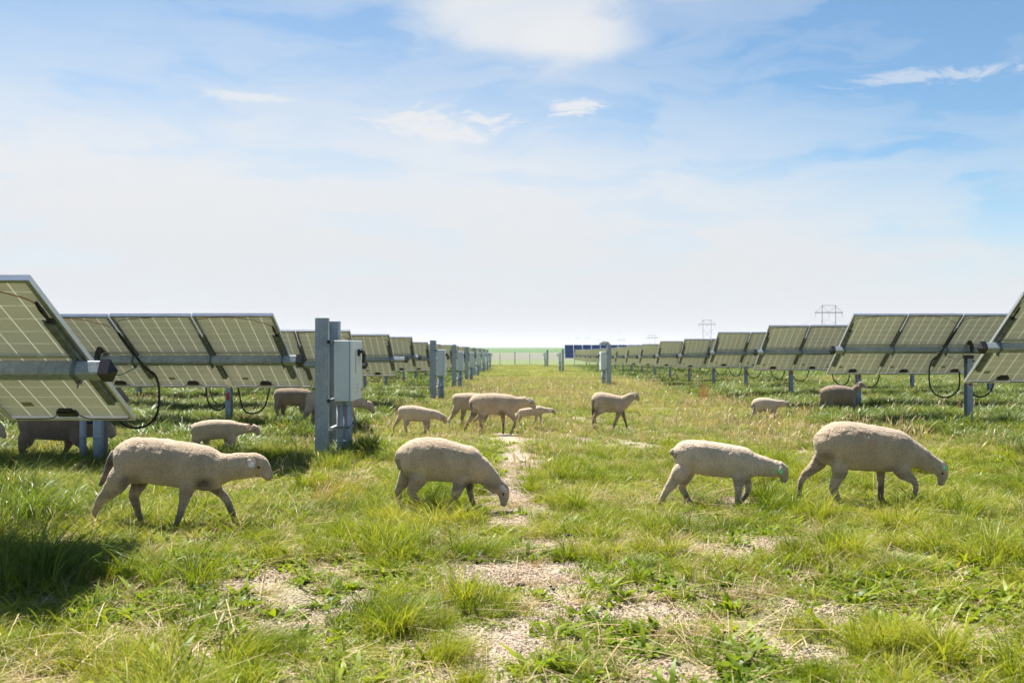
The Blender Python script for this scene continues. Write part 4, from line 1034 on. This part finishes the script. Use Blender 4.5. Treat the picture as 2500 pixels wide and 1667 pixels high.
    bme.materials.clear(); bme.materials.append(M[wool_]); bme.materials.append(M['ear_skin'])
    for p in bme.polygons: p.use_smooth = True; p.material_index = 0
    # ears: leaf shaped cups, part of the same body mesh
    root = empty(name, (x0, Z, g), label, cat, group)
    ears = []
    if ear:
        (ex, ey), (tx_, ty_), wd = ear
        e0 = np.array(pt(ex, ey, 1)[:2]); e1 = np.array(pt(tx_, ty_, 1)[:2]); d = e1 - e0; L_ = np.linalg.norm(d); u_ = d / L_; pn = np.array([-u_[1], u_[0]])
        hr = hp[0][2] * .74
        bm = bmesh.new(); bm.from_mesh(bme)
        for sd in (-1, 1):
            rows = 7; cols = 4; grid = []
            for layer in (0, 1):
                gr = []
                for i in range(rows + 1):
                    t = i / rows; wt = wd * k * (math.sin(math.pi * (t * .86 + .10)) ** .7)
                    for j in range(cols + 1):
                        q = (j / cols - .5) * 2; base = e0 + u_ * L_ * t + pn * wt * q
                        out_ = hr * .80 + .030 * t + .018 * (1 - q * q) * (1 if layer else .55) - .004 * layer
                        gr.append(bm.verts.new((base[0], sd * out_, base[1])))
                grid.append(gr)
            for layer in (0, 1):
                for i in range(rows):
                    for j in range(cols):
                        a_ = i * (cols + 1) + j; f = bm.faces.new([grid[layer][a_], grid[layer][a_ + 1], grid[layer][a_ + cols + 2], grid[layer][a_ + cols + 1]]); f.material_index = 1; f.smooth = True
            rim = [j for j in range(cols + 1)] + [i * (cols + 1) + cols for i in range(1, rows + 1)] + [rows * (cols + 1) + j for j in range(cols - 1, -1, -1)] + [i * (cols + 1) for i in range(rows - 1, 0, -1)]
            for a_, b_ in zip(rim, rim[1:] + rim[:1]):
                f = bm.faces.new([grid[0][a_], grid[0][b_], grid[1][b_], grid[1][a_]]); f.material_index = 1; f.smooth = True
        bm.to_mesh(bme); bm.free()
        if tagc:
            c = e0 + u_ * L_ * tagc[1]
            tm = MB(); r_ = wd * k * tagc[2]; yy = -(hr * .80 + .030 * tagc[1] + .020)
            tm.tube([(c[0], yy - .003, c[1]), (c[0], yy, c[1])], r_, 14)
            tb = link('ear_tag', tm.mesh('ear_tag', tagc[0]), root)
            bm2 = MB(); bm2.tube([(c[0], yy - .006, c[1]), (c[0], yy - .0032, c[1])], r_ * .35, 10); link('rivet', bm2.mesh('rivet', 'tag_white' if tagc[0] != 'tag_white' else 'conduit_pvc'), tb)
    body = link('body', bme, root)
    # eyes
    if vox < .02:
        i0, i1 = hd[0], hd[-1]; c = h0 + ax * hl * .36; up = np.array([-ax[1], ax[0]]); 
        if up[1] < 0 and ax[1] > -.95: up = -up
        if ax[1] < -.95: up = np.array([1.0, 0])
        rr = hp[1][2]
        c = c + up * rr * .38
        for sd in (-1, 1):
            # find the head surface there
            m_ = (np.hypot(co_[:, 0] - c[0], co_[:, 2] - c[1]) < .03) & (co_[:, 1] * sd > 0)
            yy = np.abs(co_[m_, 1]).max() if m_.any() else rr * .6
            em = MB(); er = .0085
            em.tube([(c[0] - ax[0] * er * 1.35, sd * (yy - .006), c[1] - ax[1] * er * 1.35), (c[0] - ax[0] * er * .6, sd * (yy - .003), c[1] - ax[1] * er * .6), (c[0] + ax[0] * er * .6, sd * (yy - .003), c[1] + ax[1] * er * .6), (c[0] + ax[0] * er * 1.35, sd * (yy - .006), c[1] + ax[1] * er * 1.35)], [er * .3, er, er, er * .3], 10)
            link('eye', em.mesh('eye', 'eye_black', True), root)
            nm = MB(); q = h0 + ax * hl * .97 + up * hp[-1][2] * .45
            nm.tube([(q[0] - .006, sd * hp[-2][2] * .26, q[1] + .004), (q[0] + .006, sd * hp[-2][2] * .30, q[1] - .006)], [.004, .0045], 7)
            if sd == -1 or True:
                q1 = h0 + ax * hl * .99 - up * hp[-1][2] * .30; q2 = h0 + ax * hl * .80 - up * hp[-2][2] * .48
                mm = MB(); mm.tube([(q1[0], sd * hp[-2][2] * .34, q1[1]), (q2[0], sd * hp[-2][2] * .60, q2[1])], [.0028, .002], 6); link('mouth', mm.mesh('mouth', 'eye_black', True), root)
            link('nostril', nm.mesh('nostril', 'eye_black', True), root)
    return root

# the nearest four, traced from the photograph
S1 = dict(torso=[(362, 545, 640), (400, 490, 800), (480, 440, 890), (580, 402, 925), (700, 398, 915), (900, 412, 945), (1100, 445, 968), (1300, 472, 995), (1430, 500, 1005), (1530, 560, 985), (1600, 620, 900)],
          neck=[(1400, 760, 220), (1530, 755, 190), (1650, 740, 160), (1800, 725, 152), (1920, 715, 140)],
          head=[(1900, 705, 135), (1985, 715, 122), (2045, 765, 92), (2088, 825, 66), (2112, 862, 50), (2122, 880, 36)],
          legs=[(-1, [(500, 720, 150), (450, 870, 130), (350, 1000, 92), (262, 1095, 66), (215, 1190, 50), (180, 1300, 42), (140, 1400, 38), (118, 1450, 40)], 0),
                (1, [(620, 780, 120), (620, 900, 92), (570, 1010, 76), (545, 1090, 58), (575, 1190, 50), (605, 1290, 42), (640, 1370, 38), (655, 1420, 40)], 0),
                (-1, [(1250, 780, 150), (1235, 900, 112), (1205, 1000, 80), (1175, 1120, 56), (1150, 1220, 47), (1115, 1330, 40), (1085, 1410, 38), (1075, 1450, 42)], 0),
                (1, [(1380, 820, 120), (1450, 950, 84), (1510, 1020, 62), (1590, 1095, 50), (1645, 1200, 44), (1685, 1290, 40), (1705, 1350, 42), (1712, 1380, 44)], 0)],
          tail=[(372, 560, 44), (330, 650, 48), (292, 760, 44), (255, 850, 38), (215, 920, 28), (195, 955, 16)])
sheep('nearest ewe walking in front of the left panels with a long dirty tail', (200, 980, 4.612), 8.22, **S1, ear=((1895, 640), (1970, 745), 62), tagc=('sticker_white', .55, .45), dirt_shade_spots=[(1420, 930, 90, .9), (590, 930, 100, .8), (560, 1100, 60, .6), (1480, 1020, 60, .8)], vox=.010, fleece=1)
S2 = dict(torso=[(238, 400, 500), (290, 345, 600), (380, 275, 760), (480, 215, 830), (600, 178, 865), (750, 170, 878), (950, 190, 885), (1150, 240, 898), (1320, 285, 905), (1450, 315, 915), (1560, 385, 905), (1640, 480, 820)],
          neck=[(1440, 640, 270), (1580, 700, 215), (1700, 800, 172), (1810, 915, 148), (1890, 1000, 132)],
          head=[(1895, 960, 118), (1945, 1035, 108), (1962, 1120, 88), (1960, 1195, 68), (1953, 1250, 54), (1948, 1278, 40)],
          legs=[(-1, [(600, 640, 190), (610, 800, 150), (550, 940, 105), (500, 1040, 72), (545, 1125, 60), (630, 1210, 52), (700, 1290, 46), (722, 1335, 46)], 0),
                (1, [(400, 600, 120), (390, 760, 110), (335, 920, 100), (275, 1020, 72), (275, 1120, 60), (268, 1220, 50), (262, 1300, 44), (262, 1340, 46)], 0),
                (-1, [(1330, 700, 170), (1285, 840, 130), (1240, 960, 96), (1195, 1080, 72), (1130, 1180, 56), (1050, 1250, 46), (975, 1305, 40), (945, 1340, 44)], 0),
                (1, [(1400, 820, 120), (1405, 930, 80), (1410, 1020, 62), (1432, 1130, 50), (1465, 1240, 42), (1500, 1310, 38), (1512, 1338, 42)], 0)],
          tail=[(262, 470, 44), (275, 560, 42), (290, 640, 34), (300, 700, 20)])
sheep('tan sheep grazing with its nose to the ground in the middle', (930, 1040, 6.533), 9.18, **S2, ear=((1880, 930), (2015, 1035), 50), dirt_shade_spots=[(420, 800, 100, .55), (1400, 960, 90, .8)], vox=.010, fleece=.8)
S3 = dict(torso=[(385, 350, 440), (420, 300, 560), (480, 250, 660), (580, 208, 700), (700, 200, 715), (900, 215, 752), (1100, 250, 772), (1300, 282, 780), (1430, 300, 805), (1540, 345, 800), (1620, 410, 720)],
          neck=[(1440, 550, 230), (1580, 580, 190), (1720, 600, 160), (1860, 630, 142), (1960, 640, 132)],
          head=[(1950, 625, 128), (2020, 670, 112), (2052, 730, 88), (2062, 785, 66), (2058, 825, 50), (2050, 845, 36)],
          legs=[(-1, [(560, 560, 170), (480, 690, 135), (385, 810, 95), (305, 920, 72), (240, 1030, 58), (195, 1110, 48), (160, 1180, 40), (145, 1215, 42)], 0),
                (1, [(660, 640, 120), (630, 750, 92), (565, 850, 74), (535, 935, 62), (580, 1030, 54), (620, 1120, 48), (655, 1190, 42), (668, 1215, 42)], 0),
                (-1, [(1370, 620, 160), (1365, 760, 110), (1358, 890, 72), (1350, 1000, 54), (1342, 1100, 50), (1333, 1180, 46), (1330, 1215, 48)], 0),
                (1, [(1480, 700, 110), (1515, 820, 74), (1545, 910, 56), (1530, 1000, 50), (1490, 1080, 46), (1440, 1130, 42), (1415, 1165, 42)], 1)],
          tail=[(400, 350, 46), (378, 400, 40), (372, 440, 26)])
sheep('pale lamb stepping through the grass just left of the ewe on the right', (1580, 1040, 6.189), 9.37, **S3, ear=((1990, 590), (1978, 700), 50), tagc=('tag_green', .72, .78), wool_='wool_pale', name='lamb', cat='lamb', vox=.010, fleece=.65)
S4 = dict(torso=[(352, 350, 440), (390, 305, 600), (450, 250, 680), (540, 190, 715), (650, 152, 745), (850, 150, 785), (1050, 185, 798), (1250, 222, 802), (1400, 245, 805), (1520, 290, 790), (1610, 370, 740), (1670, 440, 660)],
          neck=[(1480, 540, 250), (1620, 580, 190), (1740, 630, 150), (1850, 690, 122), (1940, 740, 108)],
          head=[(1940, 725, 106), (2000, 780, 100), (2018, 850, 80), (2012, 915, 60), (2002, 965, 46), (1996, 985, 34)],
          legs=[(1, [(480, 560, 120), (460, 680, 105), (380, 770, 80), (290, 830, 58), (225, 880, 48), (200, 980, 38), (185, 1060, 34), (180, 1120, 36)], 0),
                (-1, [(640, 640, 180), (650, 780, 108), (615, 890, 74), (570, 985, 62), (600, 1080, 54), (635, 1160, 46), (655, 1230, 44)], 0),
                (1, [(1265, 740, 90), (1262, 880, 58), (1262, 980, 50), (1258, 1080, 47), (1262, 1190, 42), (1285, 1260, 38), (1296, 1285, 40)], 0),
                (-1, [(1400, 640, 150), (1450, 770, 112), (1530, 850, 74), (1600, 905, 52), (1635, 965, 44), (1622, 1060, 36), (1598, 1150, 34), (1570, 1225, 38)], 0)])
sheep('large ewe with orange smears on its back grazing at the right', (1920, 1000, 5.345), 9.36, **S4, ear=((1990, 665), (2045, 800), 42), tagc=('tag_green', .62, .62), wool_='wool_orange', dirt_shade_spots=[(470, 620, 90, .6), (1300, 790, 70, .5)], vox=.010)
# farther animals
kw = dict(vox=.015, fleece=.5)
sheep('lamb standing behind the nearest ewe under the left panels', (200, 980, 4.612), 14.0,
      [(1232, 280, 380), (1270, 245, 430), (1370, 215, 445), (1480, 202, 430), (1600, 205, 415), (1700, 215, 405), (1760, 240, 390), (1800, 260, 370)], [(1700, 305, 88), (1800, 305, 64), (1880, 305, 56)],
      [(1910, 300, 55), (1950, 312, 50), (1978, 340, 36), (1986, 365, 26), (1987, 380, 18)],
      [(-1, [(1310, 370, 85), (1290, 450, 55), (1240, 500, 34), (1230, 550, 26), (1240, 595, 22)], 0), (1, [(1380, 400, 60), (1385, 470, 38), (1375, 530, 26), (1385, 590, 22)], 0),
       (-1, [(1700, 340, 70), (1700, 430, 50), (1695, 510, 30), (1695, 585, 24)], 0), (1, [(1620, 380, 50), (1615, 470, 34), (1612, 540, 26), (1612, 590, 22)], 0)],
      tail=[(1240, 280, 26), (1220, 285, 24), (1205, 290, 16)], ear=((1925, 285), (1865, 290), 18), wool_='wool_pale', name='lamb', cat='lamb', **kw)
sheep('brown ewe standing in the shade behind the nearest left panel', (0, 640, 2.24), 13.5,
      [(103, 855, 910), (125, 825, 950), (160, 805, 965), (220, 798, 970), (300, 800, 975), (380, 808, 975), (440, 825, 965), (470, 845, 945)], [(420, 890, 70), (480, 900, 60), (550, 905, 50)],
      [(565, 905, 46), (590, 918, 40), (610, 940, 28), (620, 958, 18)],
      [(1, [(150, 900, 45), (130, 960, 35), (104, 1010, 21), (95, 1060, 16), (97, 1100, 14)], 0), (-1, [(170, 900, 55), (155, 970, 44), (132, 1025, 24), (142, 1080, 17), (148, 1115, 14)], 0),
       (-1, [(410, 890, 50), (435, 960, 38), (468, 1015, 21), (492, 1065, 15), (503, 1105, 13)], 0), (1, [(370, 920, 40), (362, 980, 28), (350, 1035, 18), (332, 1090, 14)], 0)],
      ear=((575, 880), (545, 895), 14), wool_='wool_brown', **kw)
def shifted(d, dx, dy=0): pass
sheep('sheep whose nose just enters the picture at the left edge', (-268, 953, 7.6), 12.3, S1['torso'], S1['neck'], S1['head'], S1['legs'], ear=((1900, 650), (1965, 735), 40), wool_='wool_brown', vox=.018, fleece=.5)
sheep('brown sheep grazing half hidden behind the corner of the nearest left panel', (318 - 2040 / 17.5, 999 - 1340 / 17.5, 17.5), 24.0, S2['torso'], S2['neck'], S2['head'], S2['legs'], wool_='wool_brown', vox=.02, fleece=.4)
sheep('dark brown sheep in the shade under the panels left of the big switch box', (650, 900, 3.136), 21.6,
      [(58, 175, 225), (75, 158, 255), (110, 150, 272), (180, 147, 282), (250, 150, 288), (310, 158, 288), (345, 175, 275)], [(320, 215, 50), (370, 240, 38), (410, 275, 32)], [(410, 275, 32), (425, 305, 26), (430, 335, 18), (430, 350, 12)],
      [(-1, [(95, 220, 42), (92, 280, 32), (85, 315, 18), (92, 345, 13), (95, 372, 11)], 0), (1, [(130, 250, 32), (125, 300, 24), (118, 335, 15), (125, 370, 11)], 0),
       (-1, [(280, 240, 40), (282, 290, 26), (275, 335, 15), (272, 372, 11)], 0), (1, [(310, 250, 34), (318, 300, 22), (325, 340, 14), (328, 372, 11)], 0)], wool_='wool_brown', vox=.018, fleece=.5)
sheep('sheep walking behind the big switch box post with its head out to the right', (650, 900, 3.136), 18.6,
      [(303, 205, 270), (322, 185, 310), (360, 170, 330), (430, 168, 338), (520, 172, 338), (600, 185, 330), (655, 205, 315)], [(620, 250, 62), (690, 252, 46), (750, 272, 38)], [(765, 272, 36), (790, 282, 31), (808, 306, 24), (820, 328, 17), (825, 342, 11)],
      [(-1, [(345, 260, 48), (325, 320, 30), (298, 365, 17), (278, 400, 12), (264, 430, 10)], 0), (1, [(370, 290, 36), (362, 345, 22), (352, 385, 14), (366, 430, 10)], 0),
       (-1, [(620, 260, 45), (645, 310, 28), (672, 342, 16), (690, 375, 11), (693, 410, 10)], 0), (1, [(590, 280, 38), (585, 340, 20), (580, 385, 13), (575, 425, 10)], 0)],
      ear=((770, 262), (738, 275), 13), wool_='wool_tan', **kw)
sheep('lamb with lowered head walking between the big post and the central pair', (650, 900, 3.136), 17.2,
      [(1008, 305, 345), (1025, 290, 375), (1060, 281, 395), (1110, 279, 402), (1160, 284, 404), (1210, 297, 402), (1250, 318, 390), (1270, 330, 375)], [(1230, 348, 46), (1290, 350, 36), (1330, 364, 31)], [(1330, 364, 31), (1355, 378, 27), (1368, 398, 20), (1374, 415, 13)],
      [(-1, [(1070, 350, 42), (1078, 400, 26), (1068, 440, 14), (1078, 475, 10), (1080, 505, 9)], 0), (1, [(1035, 350, 36), (1010, 390, 18), (982, 425, 12), (968, 455, 9), (960, 480, 9)], 0),
       (-1, [(1210, 350, 38), (1222, 410, 20), (1222, 455, 12), (1215, 505, 9)], 0), (1, [(1230, 370, 28), (1242, 425, 14), (1235, 460, 10), (1200, 478, 9), (1175, 490, 8)], 0)],
      ear=((1340, 362), (1312, 378), 12), wool_='wool_pale', name='lamb', cat='lamb', **kw)
sheep('ewe at the back of the central pair, mostly hidden by the one in front', (650, 900, 3.136), 19.4,
      [(1425, 210, 255), (1440, 195, 285), (1480, 187, 305), (1540, 184, 318), (1610, 188, 325), (1680, 195, 325), (1740, 210, 315)], [(1720, 255, 58), (1780, 275, 44), (1830, 300, 36)], [(1830, 300, 34), (1850, 325, 28), (1858, 350, 20), (1860, 365, 14)],
      [(-1, [(1470, 255, 45), (1452, 315, 28), (1425, 355, 16), (1400, 385, 12), (1388, 415, 10)], 0), (1, [(1510, 280, 36), (1508, 335, 22), (1498, 370, 14), (1508, 415, 10)], 0),
       (-1, [(1700, 280, 40), (1690, 340, 22), (1675, 375, 14), (1668, 415, 11)], 0), (1, [(1660, 290, 34), (1640, 345, 18), (1610, 385, 12), (1580, 405, 10)], 1)],
      tail=[(1432, 215, 12), (1422, 225, 8)], wool_='wool_tan', **kw)
sheep('front ewe of the central pair walking right with a white ear tag', (650, 900, 3.136), 17.8,
      [(1558, 230, 290), (1575, 212, 320), (1610, 196, 340), (1670, 187, 350), (1740, 186, 354), (1800, 190, 358), (1860, 196, 356), (1905, 212, 342), (1930, 225, 325)], [(1880, 270, 64), (1940, 262, 48), (1995, 252, 42)], [(1995, 250, 40), (2025, 264, 33), (2045, 287, 23), (2055, 305, 14)],
      [(1, [(1610, 280, 45), (1590, 340, 30), (1558, 392, 19), (1535, 430, 13), (1520, 462, 11), (1510, 490, 10)], 0), (-1, [(1660, 290, 60), (1655, 350, 34), (1640, 400, 18), (1645, 440, 12), (1652, 478, 10)], 0),
       (1, [(1800, 310, 34), (1812, 370, 19), (1815, 420, 12), (1810, 475, 10)], 0), (-1, [(1840, 280, 55), (1865, 335, 32), (1893, 375, 18), (1905, 408, 13), (1888, 445, 11), (1868, 478, 10)], 0)],
      tail=[(1562, 245, 11), (1566, 285, 11), (1574, 330, 8)], ear=((1998, 235), (2028, 247), 12), tagc=('tag_white', .7, .6), wool_='wool_tan', dirt_shade_spots=[(1590, 340, 34, .7), (1808, 345, 28, .8), (1535, 430, 26, .6)], **kw)
sheep('small lamb peeking out ahead of the central pair', (1200, 820, 5.88), 18.7,
      [(383, 1075, 1130), (400, 1055, 1150), (450, 1040, 1160), (520, 1032, 1150), (600, 1018, 1142), (670, 1000, 1145), (725, 1012, 1130), (750, 1030, 1110)], [(710, 1065, 54), (780, 1066, 42), (840, 1068, 36)], [(850, 1066, 36), (880, 1078, 32), (905, 1100, 24), (920, 1118, 15)],
      [(-1, [(430, 1100, 50), (420, 1150, 34), (398, 1200, 20), (420, 1260, 15), (436, 1310, 13)], 0), (1, [(400, 1100, 36), (372, 1150, 22), (345, 1195, 16), (325, 1240, 13), (318, 1285, 13)], 0),
       (-1, [(660, 1090, 48), (642, 1160, 26), (628, 1210, 18), (590, 1265, 15), (550, 1308, 13)], 0), (1, [(690, 1090, 36), (702, 1150, 20), (712, 1200, 14), (720, 1250, 12)], 0)],
      ear=((862, 1042), (842, 1088), 18), tagc=('sticker_white', .6, .7), wool_='wool_pale', name='lamb', cat='lamb', **kw)
sheep('ewe with raised head standing alone right of the aisle centre', (1200, 820, 5.88), 18.5,
      [(1440, 870, 950), (1460, 840, 1020), (1500, 812, 1065), (1560, 802, 1085), (1650, 813, 1098), (1750, 838, 1095), (1850, 856, 1085), (1910, 870, 1060), (1945, 890, 1020)], [(1870, 965, 110), (1930, 925, 86), (1985, 885, 68), (2030, 862, 58)], [(2025, 845, 54), (2065, 862, 48), (2090, 892, 36), (2108, 918, 26), (2116, 935, 17)],
      [(-1, [(1560, 960, 105), (1555, 1050, 72), (1505, 1105, 42), (1478, 1150, 28), (1488, 1225, 22), (1495, 1300, 20)], 0), (1, [(1500, 940, 70), (1480, 1050, 42), (1465, 1130, 26), (1466, 1220, 20), (1470, 1300, 18)], 0),
       (-1, [(1840, 960, 90), (1832, 1060, 56), (1805, 1140, 34), (1775, 1210, 24), (1752, 1270, 20), (1742, 1320, 19)], 0), (1, [(1870, 1000, 60), (1890, 1110, 34), (1915, 1180, 23), (1940, 1240, 18), (1955, 1285, 17)], 0)],
      tail=[(1448, 890, 20), (1446, 980, 18), (1450, 1080, 16), (1455, 1160, 10)], ear=((2070, 838), (2035, 855), 20), tagc=('tag_white', .5, .55), wool_='wool_tan', dirt_shade_spots=[(1475, 1080, 50, .7), (1895, 1130, 50, .6)], **kw)
sheep('lamb standing in pale grass at the right before the shaded ewe', (1800, 700, 3.36), 21.0,
      [(116, 950, 985), (128, 930, 1005), (155, 914, 1020), (200, 907, 1025), (250, 910, 1023), (300, 922, 1015), (328, 932, 1000)], [(310, 965, 38), (350, 955, 28), (385, 955, 25)], [(388, 953, 25), (405, 963, 21), (417, 978, 15), (423, 989, 10)],
      [(-1, [(145, 970, 34), (138, 1015, 22), (118, 1050, 13), (105, 1075, 10), (95, 1098, 9)], 0), (1, [(180, 985, 26), (186, 1030, 15), (184, 1065, 10), (190, 1095, 9)], 0),
       (-1, [(300, 980, 28), (300, 1035, 15), (303, 1065, 10), (306, 1098, 9)], 0), (1, [(280, 985, 24), (282, 1040, 13), (286, 1070, 10), (290, 1095, 9)], 0)],
      tail=[(124, 955, 10), (120, 985, 9), (124, 1005, 6)], ear=((393, 938), (372, 950), 9), tagc=('tag_white', .5, .5), wool_='wool_pale', name='lamb', cat='lamb', **kw)
sheep('brown ewe with raised head in the shade under the right hand panels', (1800, 700, 3.36), 22.2,
      [(674, 850, 900), (690, 835, 925), (720, 818, 942), (770, 806, 955), (820, 805, 960), (870, 810, 958), (920, 822, 950), (955, 838, 930), (970, 850, 910)], [(930, 880, 46), (962, 848, 36), (990, 820, 28)], [(992, 800, 26), (1016, 802, 23), (1036, 812, 17), (1052, 824, 12), (1062, 832, 8)],
      [(-1, [(740, 890, 48), (742, 945, 32), (724, 985, 17), (714, 1020, 11), (712, 1058, 10)], 0), (1, [(710, 890, 36), (700, 940, 24), (684, 980, 14), (694, 1020, 10), (702, 1050, 9)], 0),
       (-1, [(930, 900, 34), (938, 950, 20), (944, 990, 13), (950, 1035, 10)], 0), (1, [(860, 920, 26), (852, 970, 15), (842, 1000, 10), (834, 1035, 9)], 0)],
      tail=[(688, 862, 10), (668, 860, 8), (655, 856, 5)], ear=((1000, 788), (978, 802), 9), wool_='wool_brown', **kw)

# ------------------------------------------------------------------ air
hz = MB(); hz.box(-9000, 9000, -60, 9500, -8, 48)
m_, nt_ = mat('air'); vo = N(nt_, 'ShaderNodeVolumePrincipled'); vo.inputs['Color'].default_value = (.93, .96, 1, 1); vo.inputs['Density'].default_value = .00022; vo.inputs['Anisotropy'].default_value = .1
om = N(nt_, 'ShaderNodeOutputMaterial'); L(nt_, vo.outputs[0], om.inputs['Volume']); M['air'] = m_
ho = link('haze', hz.mesh('haze', 'air')); kind(ho, 'stuff'); ho['label'] = 'thin pale haze over the distant fields'
